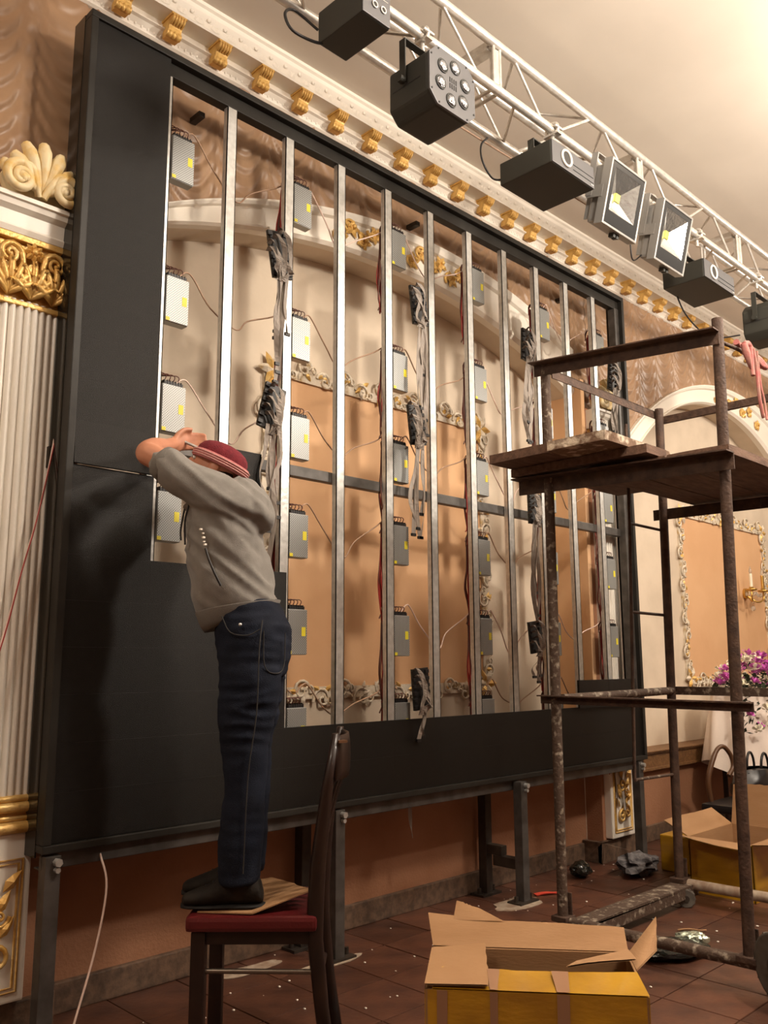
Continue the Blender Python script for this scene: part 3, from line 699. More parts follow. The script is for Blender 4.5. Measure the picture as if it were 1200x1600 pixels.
l2 = boxlight((4.63, 2.05, 3.445), (.40, .26, .115), 'black flat projector with one round aperture, right of both floodlights', 'big', 'flat black projectors on the truss'); clamp(4.8, yA, zB, l2)
def flood(x, y, z, label):
    t = thing('floodlight', label, 'floodlight', (x, y, z), 'silver-rimmed LED floodlights on the truss'); hw, hh = .163, .165
    R = Matrix.Rotation(.25, 3, 'X') @ Matrix.Rotation(0, 3, 'Z'); o = V((x, y, z))
    T = lambda a, b, c: R @ V((a, b, c)) + o
    def ringbox(a, b, c, d, y0, y1, name, mat, bev=0):
        mb = MB(); vs = [T(*p) for yy in (y0, y1) for p in ((-a, yy, -b), (a, yy, -b), (a, yy, b), (-a, yy, b), (-c, yy, -d), (c, yy, -d), (c, yy, d), (-c, yy, d))]
        fs = []
        for k in range(4):
            n_ = (k + 1) % 4
            fs += [(k, n_, 4 + n_, 4 + k), (8 + k, 12 + k, 12 + n_, 8 + n_), (k, 8 + k, 8 + n_, n_), (4 + k, 4 + n_, 12 + n_, 12 + k)]
        mb.add(vs, fs); return mb.build(name, mat, t, bevel=bev)
    ringbox(hw, hh, hw - .012, hh - .012, 0, .05, 'rim', m_floodb, .003)
    MB().box(-hw + .02, hw - .02, .05, .11, -hh + .02, hh - .02, R, o).build('housing', m_floodb, t, bevel=.015)
    fn = MB()
    for k in range(9): fn.box(-hw + .03 + .036 * k, -hw + .036 + .036 * k, .11, .135, -hh + .04, hh - .04, R, o)
    fn.build('heat_sink_fins', m_floodb, t)
    # glass: black mask around the window
    mb = MB(); a, b = hw - .012, hh - .012; c, zl, zh = .118, -.085, .128
    vs = [T(*p) for p in ((-a, .004, -b), (a, .004, -b), (a, .004, b), (-a, .004, b), (-c, .004, zl), (c, .004, zl), (c, .004, zh), (-c, .004, zh))]
    mb.add(vs, [(k, (k + 1) % 4, 4 + (k + 1) % 4, 4 + k) for k in range(4)]); mb.build('glass_mask', m_fldf, t)
    mb = MB(); zc = .02; q = .02
    vs = [T(*p) for p in ((-c, .005, zl), (c, .005, zl), (c, .005, zh), (-c, .005, zh), (-q, .05, zc - q), (q, .05, zc - q), (q, .05, zc + q), (-q, .05, zc + q))]
    for k in range(4):
        m2 = MB(); m2.add([vs[k], vs[(k + 1) % 4], vs[4 + (k + 1) % 4], vs[4 + k]], [(0, 1, 2, 3)]); m2.build('reflector', m_refl, t)
    MB().box(-q, q, .046, .05, zc - q, zc + q, R, o).build('led_chip', m_chip, t)
    mb = MB()
    for s in (-1, 1): mb.box(s * (hw - .002) - .004, s * (hw - .002) + .004, .03, .12, -.03, .03, R, o).box(s * hw - .004, s * hw + .004, .09, .125, -.02, .2, R, o)
    mb.box(-hw, hw, .09, .125, .196, .2, R, o); mb.build('bracket', m_floodb, t)
    MB().box(-.02, .0, .02, .05, -hh - .02, -hh, R, o).box(.01, .03, .02, .05, -hh - .02, -hh, R, o).build('cable_gland', m_fix, t)
    clamp(x, yA, zB, t)
    return t
flood(3.72, 2.03, 3.545, 'silver-rimmed LED floodlight, the left one on the truss, next to the projector')
flood(4.235, 2.03, 3.53, 'silver-rimmed LED floodlight, the right one of the pair on the truss')
cable([(1.925, 2.3, 3.66), (1.84, 2.34, 3.72), (1.78, 2.32, 3.66), (1.80, 2.3, 3.59), (1.90, 2.29, 3.59), (1.99, 2.29, 3.63)], .006, m_term, 'power_cable', 'black cable looping at the back of the small laser box')
cable([(3.16, 2.36, 3.57), (3.08, 2.37, 3.55), (3.02, 2.38, 3.62), (3.04, 2.40, 3.72), (3.10, 2.40, 3.79)], .005, m_term, 'power_cable', 'black cable looping from the truss into the left flat projector')
cable([(4.12, 2.15, 3.45), (4.03, 2.17, 3.38), (3.99, 2.16, 3.45), (4.03, 2.18, 3.56), (4.05, 2.2, 3.62)], .004, m_term, 'power_cable', 'thin black cable loop behind the right floodlight')
cable([(4.74, 2.3, 3.5), (4.88, 2.3, 3.36), (5.1, 2.28, 3.28), (5.3, 2.26, 3.31), (5.52, 2.24, 3.38)], .005, m_term, 'power_cable', 'black cable drooping between the right flat projector and the cut-off par light')
cable([(2.4, 2.41, 3.83), (2.6, 2.43, 3.77), (2.9, 2.42, 3.765), (3.2, 2.42, 3.77), (3.5, 2.42, 3.78), (4.0, 2.42, 3.79)], .005, m_tanw, 'power_cable', 'pale cable lying along the lower rear truss tube')

# ------------------------------------------------------------------ scaffold
sf = thing('scaffold_tower', 'rusty plaster-spattered steel scaffold tower on casters, right of the screen', 'scaffold', (4.07, 1.97, 0))
def post(x0, y0, x1, y1, z0, z1, mat=m_rust):
    pts = [(x0 + (x1 - x0) * t, y0 + (y1 - y0) * t, z0 + (z1 - z0) * t) for t in [i / 12 for i in range(13)]]
    MB().tube(pts, .024, 14).build('post', mat, sf)
post(3.533, 2.432, 3.533, 2.418, .10, 2.74, m_rustp); post(3.579, 1.600, 3.579, 1.545, .10, 2.735); post(4.565, 2.393, 4.565, 2.350, .10, 2.70); post(4.61, 1.555, 4.61, 1.50, .10, 2.70)
def angle(a, b, leg_, flip, name='angle_rail', mat=m_rust):       # L-section from a to b, legs down and inward
    a, b = V(a), V(b); d = (b - a).normalized(); s = V((-d.y, d.x, 0)).normalized() * flip; u = V((0, 0, 1)); t = .006
    mb = MB()
    for p, q, r1, r2 in ((u * -leg_, u * 0, s * 0, s * t), (u * -t, u * 0, s * 0, s * leg_)):
        vs = [e + x + y for e in (a, b) for x in (p, q) for y in (r1, r2)]
        mb.add(vs, [(0, 1, 3, 2), (4, 6, 7, 5), (0, 4, 5, 1), (2, 3, 7, 6), (0, 2, 6, 4), (1, 5, 7, 3)])
    mb.build(name, mat, sf)
angle((3.515, 2.47, 2.740), (3.555, 1.53, 2.672), .062, -1)
angle((3.56, 2.395, 2.712), (4.60, 2.37, 2.690), .045, 1)
MB().box(4.575, 4.60, 1.5, 2.35, 2.615, 2.655).build('flat_rail', m_rust, sf)
MB().tube(crom([(3.58, 1.56, 2.645), (3.9, 1.53, 2.64), (4.25, 1.53, 2.625), (4.62, 1.50, 2.63)], 4), .009, 8).build('rail_rod', m_rust, sf)
angle((3.535, 2.60, 2.163), (3.545, 1.50, 2.125), .075, -1); angle((4.56, 2.42, 2.112), (4.58, 1.45, 2.105), .06, 1)
angle((3.52, 2.50, 1.104), (3.545, 1.495, 1.098), .04, -1)
MB().tube([(3.55, 2.40, 1.088), (4.565, 2.37, 1.10)], .021, 12).build('cross_tube', m_rustp, sf)
MB().box(4.575, 4.60, 1.48, 2.37, 1.078, 1.122).build('flat_rail', m_rustp, sf)
MB().box(3.5, 4.62, 2.315, 2.425, .085, .10).box(3.5, 4.62, 2.315, 2.325, .04, .10).build('base_channel', m_rustp, sf, bevel=.003)
MB().tube([(3.535, 2.45, .10), (3.579, 1.46, .10)], .024, 12).build('base_tube', m_rustp, sf)
MB().tube([(4.58, 2.42, .095), (4.61, 1.45, .095)], .026, 12).build('base_tube', m_dust, sf)
for x, y in ((3.533, 2.43), (3.579, 1.6), (4.565, 2.39), (4.61, 1.555)):
    MB().box(x - .04, x + .04, y - .04, y + .04, .10, .125).box(x + .026, x + .034, y - .03, y + .0, .1, .22).build('shoe', m_rust, sf, bevel=.004)
def caster(x, y, r, ang):
    a = V((cos(ang), sin(ang), 0)); c = V((x, y, r)); mb = MB()
    pts = [c + a * t for t in (-.03, -.028, .028, .03)]; mb.tube(pts, [r * .94, r, r, r * .94], 24)
    for k in range(12):
        q = k * pi / 6; e = V((-a.y, a.x, 0)) * cos(q) + V((0, 0, 1)) * sin(q); mb.tube([c + e * r - a * .028, c + e * r + a * .028], .004, 4)
    w_ = mb.build('caster_wheel', m_rubber, sf)
    MB().tube([c - a * .036, c + a * .036], r * .35, 12).build('hub', m_rustdk, w_)
caster(3.52, 1.45, .125, -.5); caster(4.50, 2.33, .045, .6); caster(3.50, 2.42, .045, .6); caster(4.66, 1.5, .1, .4)
MB().tube([(4.26, 2.395, 2.56), (4.245, 2.395, 2.0), (4.16, 2.395, .67), (4.165, 2.39, .655)], .009, 8).build('ladder_rail', m_rust, sf)
for z, x in ((1.995, 4.245), (1.513, 4.21), (1.1, 4.19), (.655, 4.165)): MB().tube([(x, 2.395, z + .006), (4.565, 2.385, z)], .008, 8).build('rung', m_rustp if z < .8 else m_rust, sf)
def plank(x0, x1, y0, y1, z0, z1, mat, label, dirx=True):
    mb = MB(); rd = random.Random(int(x0 * 100 + y0 * 10)); n = 16
    def fn(u, v):                          # long board with a slightly warped, worn section
        a, b = (x0 + (x1 - x0) * u, None) if dirx else (None, y0 + (y1 - y0) * u)
        q = 2 * pi * v; cx, cz = max(-1, min(1, 1.5 * cos(q))), max(-1, min(1, 1.5 * sin(q)))
        wob = .003 * noise.noise(V((u * 9, v * 5, x0 * 7)))
        if dirx: return V((a, (y0 + y1) / 2 + (y1 - y0) / 2 * cx, (z0 + z1) / 2 + (z1 - z0) / 2 * cz + wob))
        return V(((x0 + x1) / 2 + (x1 - x0) / 2 * cx, b, (z0 + z1) / 2 + (z1 - z0) / 2 * cz + wob))
    secs = 24; vs = [fn(i / (n - 1), k / secs) for i in range(n) for k in range(secs)]
    mb.add(vs, [(i * secs + k, i * secs + (k + 1) % secs, (i + 1) * secs + (k + 1) % secs, (i + 1) * secs + k) for i in range(n - 1) for k in range(secs)] + [tuple(range(secs))[::-1], tuple(range((n - 1) * secs, n * secs))])
    o = mb.build('plank', mat); tag(o, label, 'plank', 'planks of the scaffold deck')
plank(3.545, 4.72, 1.52, 1.80, 2.125, 2.163, m_wood, 'deck plank at the near right edge of the scaffold platform')
plank(3.545, 4.72, 1.81, 2.03, 2.125, 2.163, m_wood, 'deck plank in the middle of the scaffold platform, seen from below')
plank(3.545, 4.72, 2.04, 2.21, 2.125, 2.163, m_wood, 'deck plank at the screen side of the scaffold platform')
plank(3.44, 3.62, 1.84, 2.58, 2.166, 2.205, m_wood, 'cross plank under the two upper boards at the scaffold\'s left end', False)
plank(3.27, 4.46, 2.235, 2.58, 2.207, 2.250, m_wood, 'upper plank jutting left past the scaffold post, nearest the screen')
plank(3.25, 4.46, 1.93, 2.23, 2.207, 2.250, m_woodp, 'plaster-crusted upper plank beside the jutting one on the scaffold')
rg = MB()
for k in range(3): rg.tube(crom([(3.74 + .03 * k, 1.535 + .014 * sin(k * 2), 2.67), (3.84, 1.53 + .02 * cos(k), 2.655 + .012 * k), (3.95, 1.53, 2.645 - .01 * k), (4.04, 1.53, 2.62)], 4), [.014] * 13, 8)
rg.tube(crom([(3.76, 1.51, 2.66), (3.77, 1.50, 2.59), (3.79, 1.50, 2.545)], 4), [.014, .016, .017, .016, .014, .012, .01, .008, .004], 7)
rg.tube(crom([(3.86, 1.51, 2.66), (3.87, 1.505, 2.56), (3.86, 1.50, 2.44), (3.88, 1.5, 2.36), (3.89, 1.5, 2.34)], 4), .008, 7).tube(crom([(3.83, 1.51, 2.66), (3.82, 1.505, 2.57), (3.81, 1.50, 2.52)], 4), .010, 7)
rg.tube(crom([(3.9, 1.51, 2.66), (3.9, 1.505, 2.5), (3.915, 1.50, 2.42), (3.9, 1.49, 2.33)], 4), .005, 6)
tag(rg.build('rag', m_rag), 'pink rag knotted round the scaffold\'s top right rod', 'rag')

# ------------------------------------------------------------------ dining chair and cardboard under the man  (u along the picture, w away from the camera)
def W(u, w_, z): return V((u * .712 + w_ * .702, -u * .702 + w_ * .712, z))
ch = thing('dining_chair', 'dark wooden chair with red leatherette seat, used as a step', 'chair', W(-.42, 3.11, 0))
def wbox(mb, u0, u1, w0, w1, z0, z1, sh=0):
    vs = [W(u + (sh if z == z1 else 0), w_, z) for z in (z0, z1) for w_ in (w0, w1) for u in (u0, u1)]
    return mb.add(vs, [(0, 1, 3, 2), (4, 6, 7, 5), (0, 4, 5, 1), (2, 3, 7, 6), (0, 2, 6, 4), (1, 5, 7, 3)])
def oval(mb, pts, du, dw): return mb.loft([(p, W(du if not isinstance(du, list) else du[i], 0, 0), W(0, dw, 0)) for i, p in enumerate(pts)], 12)
wbox(MB(), -.63, -.215, 2.915, 3.305, .425, .472).build('seat', m_seat, ch, bevel=.014)
mb = MB(); wbox(mb, -.60, -.24, 2.935, 2.96, .385, .425); wbox(mb, -.60, -.24, 3.26, 3.285, .385, .425); wbox(mb, -.60, -.58, 2.96, 3.26, .385, .425); mb.build('seat_rail', m_dwood, ch, bevel=.003)
for w0 in (2.925, 3.24):
    wbox(MB(), -.612, -.565, w0, w0 + .045, .0, .425).build('front_leg', m_dwood, ch, bevel=.006)
    zs = [(0, -.170, .024), (.2, -.200, .023), (.40, -.222, .026), (.48, -.222, .027), (.62, -.215, .026), (.85, -.188, .020), (1.03, -.160, .012)]
    MB().loft([(W(u, w0 + .022, z), W(r, 0, 0), W(0, .019, 0)) for z, u, r in zs], 12).build('back_post', m_dwood, ch)
    for z in (.305, .395): MB().tube([W(-.58, w0 + .022, z), W(-.21, w0 + .022, z - .004)], .008 if z < .35 else .009, 8).build('stretcher', m_rod if z < .35 else m_dwood, ch)
MB().tube([W(-.21, 2.94, .26), W(-.21, 3.26, .26)], .009, 8).build('stretcher', m_dwood, ch)
MB().loft([(W(-.160 + .035 * sin(pi * t), 2.94 + .33 * t, .95), W(.009, 0, 0), V((0, 0, .075))) for t in [i / 8 for i in range(9)]], 10).build('crest_rail', m_dwood, ch)
for q in (.2, .35, .5, .65, .8): 
    sl = MB(); sl.loft([(W(-.222 + .03 * sin(pi * q) * k / 5 + .062 * k / 5 * (k / 5), 2.947 + .315 * q, .50 + .42 * k / 5), W(.006, 0, 0), W(0, .014, 0)) for k in range(6)], 8); sl.build('back_slat', m_dwood, ch)
MB().box(*(lambda c: (c.x - .006, c.x + .03, c.y - .01, c.y + .01, 1.0, 1.008))(W(-.15, 2.945, 0))).build('back_cap', m_carv, ch)
cbp = [W(-.60, 2.96, .474), W(-.42, 2.93, .476), W(-.235, 3.0, .530), W(-.30, 3.13, .512), W(-.31, 3.17, .508), W(-.40, 3.25, .510), W(-.56, 3.28, .478)]
mb = MB(); mid = W(-.45, 3.08, .4755); top = [p + V((0, 0, .004)) for p in cbp]; n = len(cbp)
mb.add(cbp + top + [mid, mid + V((0, 0, .004))], [(i, 2 * n, (i + 1) % n) for i in range(n)] + [(n + i, n + (i + 1) % n, 2 * n + 1) for i in range(n)] + [(i, (i + 1) % n, n + (i + 1) % n, n + i) for i in range(n)])
tag(mb.build('cardboard_sheet', m_card), 'torn cardboard sheet lying on the chair seat under the man\'s shoes', 'cardboard')

# ------------------------------------------------------------------ the man
man = thing('person', 'man in grey hooded sweatshirt, jeans and maroon beanie standing on the chair, reaching up', 'person', W(-.48, 3.08, .48))
def chain(mb, pts, n=14):                  # pts: (point, radius, [radius2, axis])
    P = [V(p[0]) for p in pts]; rr = [p[1] for p in pts]
    PP = crom(P, 4); RR = []
    for i in range(len(rr) - 1): RR += [rr[i] + (rr[i + 1] - rr[i]) * k / 4 for k in range(4)]
    RR.append(rr[-1]); mb.tube(PP, RR, n); mb.ball(PP[0], RR[0], nu=12, nv=8); mb.ball(PP[-1], RR[-1], nu=12, nv=8); return mb
HC = W(-.605, 3.085, 1.957)                # head centre; the head is tipped back, face to the left
hr = W(0, 1, 0); fwd = (W(-1, 0, 0) + V((0, 0, .42))).normalized(); up = fwd.cross(hr).normalized()
if up.z < 0: up = -up
def H(f, s, u): return HC + fwd * f + hr * s + up * u
RH = Matrix((fwd, hr, up)).transposed()
bd = MB()
bd.ball(HC - up * .004, .088, .072, .092, 20, 14, RH); bd.ball(H(.035, 0, -.055), .06, .052, .06, 16, 10, RH)
bd.ball(H(.088, 0, -.012), .022, .012, .024, 10, 8, RH); bd.ball(H(.10, 0, -.022), .012, .012, .010, 8, 6, RH)   # nose
bd.ball(H(.085, 0, -.052), .012, .024, .007, 8, 6, RH); bd.ball(H(.078, 0, -.085), .02, .022, .018, 8, 6, RH)       # lips, chin
for s in (-1, 1): bd.ball(H(-.012, s * .078, -.012), .020, .008, .030, 10, 8, RH); bd.ball(H(.06, s * .035, .012), .02, .022, .010, 8, 6, RH)
chain(bd, [(H(-.01, 0, -.06), .055), (W(-.55, 3.08, 1.87), .058), (W(-.54, 3.08, 1.80), .08)])
# arms: left one near the camera
SL, EL, WLm, HL = W(-.52, 2.96, 1.80), W(-.832, 2.99, 1.99), W(-.812, 3.17, 2.062), W(-.80, 3.235, 2.088)
SR, ER, WRm, HR_ = W(-.55, 3.20, 1.82), W(-.60, 3.34, 2.02), W(-.655, 3.27, 2.03), W(-.66, 3.22, 2.015)
SR, ER, WRm, HR_ = W(-.57, 3.17, 1.81), W(-.69, 3.33, 1.90), W(-.675, 3.33, 1.985), W(-.655, 3.31, 2.0)
chain(bd, [(SL, .05), (W(-.68, 2.95, 1.89), .045), (W(-.79, 2.965, 1.965), .044), (EL, .041), (W(-.83, 3.07, 2.03), .037), (WLm, .027), (HL, .024)])
chain(bd, [(SR, .05), (ER, .042), (WRm, .027), (HR_, .024)])
chain(bd, [(W(-.54, 3.08, 1.80), .11), (W(-.56, 3.08, 1.62), .105), (W(-.50, 3.08, 1.42), .10), (W(-.46, 3.08, 1.30), .10)])
for w0, du in ((3.0, 0), (3.165, -.01)):
    chain(bd, [(W(-.46 + du, w0, 1.30), .075), (W(-.47 + du, w0, 1.0), .055), (W(-.475 + du, w0, .62), .038), (W(-.475 + du, w0, .55), .036), (W(-.56 + du, w0, .515), .030)])
def hand(mb, wr, palm_dir, side, nrm, curl, sc_=1.0):
    pd = palm_dir.normalized(); sd = side.normalized(); nm = nrm.normalized()
    c = wr + pd * .045 * sc_
    mb.ball(c, .046 * sc_, .040 * sc_, .017 * sc_, 14, 10, Matrix((pd, sd, nm)).transposed())
    for k, L in enumerate((.070, .078, .073, .058)):
        b = wr + pd * .075 * sc_ + sd * (.027 - .018 * k) * sc_; p = [b]; d = pd.copy(); a = 0
        for s_, fr in enumerate((.45, .32, .23)):
            a += curl * (.7 + .2 * s_) + .05 * k; d = pd * cos(a) + nm * sin(a); p.append(p[-1] + d * L * fr * sc_)
        mb.tube(crom([wr + pd * .04 * sc_ + sd * (.024 - .016 * k) * sc_] + p, 3), [.0098 * sc_] * 10 + [.0086 * sc_] * 2 + [.007 * sc_], 8); mb.ball(p[-1], .0078 * sc_, nu=8, nv=6)
    t0 = wr + pd * .02 * sc_ + sd * .03 * sc_; t1 = t0 + (pd * .6 + sd * .7 + nm * .2).normalized() * .036 * sc_; t2 = t1 + (pd * .85 + sd * .1 + nm * .5).normalized() * .032 * sc_
    mb.tube(crom([wr + pd * .01, t0, t1, t2], 3), [.014, .014, .013, .012, .012, .011, .011, .010, .009, .008], 8); mb.ball(t2, .0088, nu=8, nv=6)
hand(bd, HL - (HL - WLm).normalized() * .02, (HL - WLm) + W(.03, 0, 0), V((0, 0, 1)) + W(.2, 0, 0), W(1, .1, -.1), .75)
hand(bd, WRm, (HR_ - WRm) + W(-.01, -.02, 0), V((0, 0, 1)), W(0, -1, 0), .35)
body = remesh(bd, 'body', m_skin, man, .0058, 4)
for s in (-1, 1):
    MB().ball(H(.079, s * .030, .002), .010, .011, .0075, 10, 8, RH).build('eye', m_eye, man); MB().ball(H(.087, s * .031, .002), .004, .005, .005, 8, 6, RH).build('pupil', m_pup, man)
    MB().tube([H(.085, s * .016, .020), H(.086, s * .034, .024), H(.074, s * .050, .018)], .004, 6).build('eyebrow', m_hair, man)
mb = MB(); mb.ball(H(-.03, 0, -.035), .073, .074, .05, 16, 10, RH); mb.build('hair', m_hair, man)
# beanie: tilted crown and rolled striped band
ba = (W(.42, 0, 0) + V((0, 0, .88))).normalized(); bf = (W(-.86, 0, 0) + V((0, 0, .44))).normalized(); bf = (bf - ba * bf.dot(ba)).normalized(); bs_ = hr
BC = HC + ba * .022 - bf * .004
hb = MB(); hb.loft([(BC + ba * h, bf * (a * .096), bs_ * (a * .084)) for h, a in ((-.012, 1.02), (.01, 1.03), (.03, 1.0), (.044, .92), (.056, .77), (.065, .54), (.070, .27), (.071, .03))], 28)
hat = hb.build('beanie', m_hat, man)
hb = MB(); hb.loft([(BC + ba * h - bf * .004, bf * (a * .0985), bs_ * (a * .087)) for h, a in ((-.016, 1.0), (-.019, 1.05), (-.013, 1.10), (-.003, 1.12), (.010, 1.10), (.015, 1.05), (.013, 1.0))], 32); hb.build('folded_band', m_hatb, hat)
for h in (-.009, -.001, .007):
    MB().tube([BC + ba * h - bf * .004 + bf * (.1108 * cos(q)) + bs_ * (.0978 * sin(q)) for q in [i * 2 * pi / 32 for i in range(33)]], .0022, 5).build('stripe', m_hatw, hat)
# sweatshirt
ho = MB()
S = [((-.628, 1.385), (-.382, 1.462), .118), ((-.655, 1.44), (-.372, 1.480), .140), ((-.672, 1.50), (-.384, 1.515), .155), ((-.697, 1.61), (-.408, 1.609), .160), ((-.706, 1.725), (-.430, 1.701), .168), ((-.700, 1.795), (-.450, 1.775), .172),
     ((-.676, 1.85), (-.462, 1.822), .158), ((-.632, 1.895), (-.474, 1.862), .115), ((-.600, 1.915), (-.495, 1.890), .07)]
secs = []
for (a, za), (b, zb), rw in S:
    A, B = W(a, 3.08, za), W(b, 3.08, zb); secs.append(((A + B) / 2, (B - A) / 2, W(0, rw, 0)))
ho.loft(secs, 28)
chain(ho, [(W(-.52, 2.99, 1.795), .082), (W(-.575, 2.955, 1.825), .078), (W(-.63, 2.945, 1.86), .073), (W(-.69, 2.945, 1.893), .066), (W(-.735, 2.95, 1.93), .060), (W(-.762, 2.957, 1.945), .052)])
chain(ho, [(SR, .085), (W(-.61, 3.26, 1.87), .072), (ER, .060), (W(-.688, 3.325, 1.93), .052)])
# hood lying on the back
ho.ball(W(-.445, 3.07, 1.80), .05, .12, .085, 16, 10, Matrix((W(1, 0, 0), hr, V((0, 0, 1)))).transposed() @ Matrix.Rotation(-.35, 3, 'Y'))
ho.ball(W(-.515, 3.075, 1.872), .062, .105, .045, 14, 10, Matrix((W(1, 0, 0), hr, V((0, 0, 1)))).transposed())
ho.ball(W(-.50, 3.02, 1.77), .085, .085, .11, 14, 10)
ho.tube(crom([W(-.70, 3.01, 1.79), W(-.66, 2.985, 1.80), W(-.60, 2.97, 1.79), W(-.55, 2.955, 1.775), W(-.50, 2.95, 1.755)], 4), .020, 8)
def wrinkle_h(p):
    d = .0; uu = .712 * p.x + .688 * p.x * 0 - .702 * p.y
    q3 = (p.z + WL['person'].z) + .55 * uu                       # creases run down from the armpit to the hem
    d += .007 * max(0, sin(q3 * 46 + 3 * noise.noise(p * 5))) ** 3 * (.4 + noise.noise(V((p.x * 4, p.y * 4, p.z * 3))))
    n1 = noise.noise(p * 9); d += .010 * n1
    q = V((p.x * 5 + p.y * 5, p.z * 16 + (p.x - p.y) * 9, 0)); d += .010 * (1 - abs(noise.noise(q)) * 2.4)
    e = (p - W(-.60, 2.95, 1.82)).length
    if e < .2: d += .008 * (1 - e / .2) * sin((p.z * .8 + (p.x - p.y) * .8) * 75)
    return d - .004
hoodie = remesh(ho, 'sweatshirt', m_hood, man, .0085, 6, wrinkle_h)
MB().loft([(secs[0][0].lerp(secs[1][0], t) + V((0, 0, -.014 * (1 - t))), secs[0][1].lerp(secs[1][1], t) * k, secs[0][2].lerp(secs[1][2], t) * k) for t, k in ((-.1, .95), (-.08, 1.02), (.2, 1.06), (.85, 1.07), (.9, 1.06), (.92, .98))], 30).build('hem_band', m_rib2, hoodie)
cu = (W(-.762, 2.957, 1.945) - W(-.70, 2.945, 1.90)).normalized(); c0 = W(-.735, 2.951, 1.926); o1 = cu.orthogonal().normalized(); o2 = cu.cross(o1)
MB().loft([(c0 + cu * t, o1 * r, o2 * r) for t, r in ((0, .058), (.006, .064), (.045, .060), (.05, .052), (.052, .046))], 20).build('cuff', m_rib2, hoodie)
zp = [W(-.599, 2.908, 1.640), W(-.585, 2.906, 1.60), W(-.565, 2.908, 1.555), W(-.545, 2.916, 1.515)]
MB().tube(crom(zp, 4), .0045, 6).build('pocket_zip', m_term, hoodie)
zz = MB()
for k, (a, b) in enumerate(((0, 0), (.008, -.014), (.010, -.028), (.012, -.042), (.016, -.052))): zz.box(*(lambda c, s: (c.x - s, c.x + s, c.y - s, c.y + s, c.z - s * .7, c.z + s * .7))(W(-.616 + a, 2.905, 1.705 + b), .0030 if k % 2 else .0042))
zz.build('pocket_emblem', m_plaster, hoodie)
MB().tube(crom([W(-.672, 2.962, 1.80), W(-.684, 2.962, 1.74), W(-.680, 2.960, 1.66)], 4), .0035, 6).tube(crom([W(-.694, 3.0, 1.80), W(-.706, 3.0, 1.72), W(-.702, 2.99, 1.68)], 4), .0035, 6).build('drawstring', m_term, hoodie)
# jeans
je = MB()
secs = []
for (a, za), (b, zb), rw in [((-.596, 1.45), (-.375, 1.475), .125), ((-.590, 1.40), (-.362, 1.43), .145), ((-.583, 1.339), (-.328, 1.372), .160), ((-.573, 1.26), (-.330, 1.28), .162), ((-.568, 1.20), (-.345, 1.215), .150)]:
    A, B = W(a, 3.08, za), W(b, 3.08, zb); secs.append(((A + B) / 2, (B - A) / 2, W(0, rw, 0)))
je.loft(secs, 28)
for w0, du in ((3.0, 0), (3.165, -.006)):
    L = [(-.560, -.345, 1.24, .086), (-.556, -.360, 1.13, .084), (-.548, -.390, 1.0, .078), (-.536, -.392, .916, .074), (-.530, -.395, .833, .074), (-.541, -.399, .733, .074), (-.545, -.405, .64, .072), (-.542, -.41, .565, .070), (-.54, -.412, .555, .066)]
    je.loft([(W((a + b) / 2 + du, w0, z), W((b - a) / 2, 0, 0), W(0, r, 0)) for a, b, z, r in L], 24)
def wrinkle_j(p):
    d = .004 * noise.noise(p * 12)
    k = math.exp(-((p.z - .93) / .11) ** 2) + .8 * math.exp(-((p.z - .62) / .09) ** 2) + .35
    q = V(((p.x + p.y) * 4, (p.x - p.y) * 5, p.z * 24)); return d + .0075 * k * (1 - 2.2 * abs(noise.noise(q)))
jeans = remesh(je, 'jeans', m_jean, man, .0085, 5, wrinkle_j)
MB().tube(crom([W(-.405, 2.925, 1.40), W(-.41, 2.90, 1.30), W(-.415, 2.905, 1.1), W(-.44, 2.915, .9), (W(-.45, 2.92, .6))], 4), .0022, 5).build('side_seam', m_seam, jeans)
pk = MB(); pk.tube(crom([W(-.40, 2.925, 1.365), W(-.395, 2.925, 1.25), W(-.36, 2.95, 1.225), W(-.338, 2.985, 1.25), W(-.335, 2.985, 1.36)], 4), .002, 5); pk.tube(crom([W(-.545, 2.945, 1.415), W(-.51, 2.918, 1.36), W(-.45, 2.905, 1.35), W(-.41, 2.91, 1.37)], 4), .002, 5); pk.build('pocket_stitching', m_seam, jeans)
MB().ball(W(-.475, 2.902, 1.385), .006, nu=8, nv=6).build('rivet', m_zinc, jeans)
MB().loft([(s[0] + V((0, 0, dz)), s[1] * k, s[2] * k) for s in (secs[0],) for dz, k in ((-.035, 1.03), (-.03, 1.06), (.0, 1.05), (.004, 1.0))], 26).build('belt', m_leath, jeans)
for w0, du in ((3.0, 0), (3.165, -.035)):
    sh = MB(); sh.loft([(W(u + du, w0, .50 + dz), W(.0, r, 0), V((0, 0, h))) for u, dz, r, h in ((-.395, .012, .022, .016), (-.405, .03, .036, .036), (-.44, .045, .042, .055), (-.50, .04, .043, .050), (-.56, .022, .046, .036), (-.61, .012, .046, .027), (-.645, .006, .036, .020), (-.658, .004, .018, .012))], 18)
    sho = remesh(sh, 'shoe', m_shoe, man, .006, 3)
    so = MB(); so.loft([(W(u + du, w0, .4865), W(0, r, 0), V((0, 0, .0085))) for u, r in ((-.388, .012), (-.395, .028), (-.44, .038), (-.50, .038), (-.57, .044), (-.63, .040), (-.655, .024), (-.662, .008))], 14); so.build('sole', m_sole, sho)
    lc = MB()
    for k in range(4): lc.tube([W(-.53 - .024 * k + du, w0 - .028, .558 - .012 * k), W(-.535 - .024 * k + du, w0, .572 - .012 * k), W(-.53 - .024 * k + du, w0 + .028, .558 - .012 * k)], .0028, 5)
    lc.build('laces', m_term, sho)
# steel strip in his hand
tag(MB().tube([W(-.815, 3.255, 2.118), W(-.76, 3.26, 2.098), W(-.69, 3.26, 2.066)], .006, 8).build('screwdriver', m_zinc), 'thin steel rod in the man\'s left hand at the module edge', 'tool')

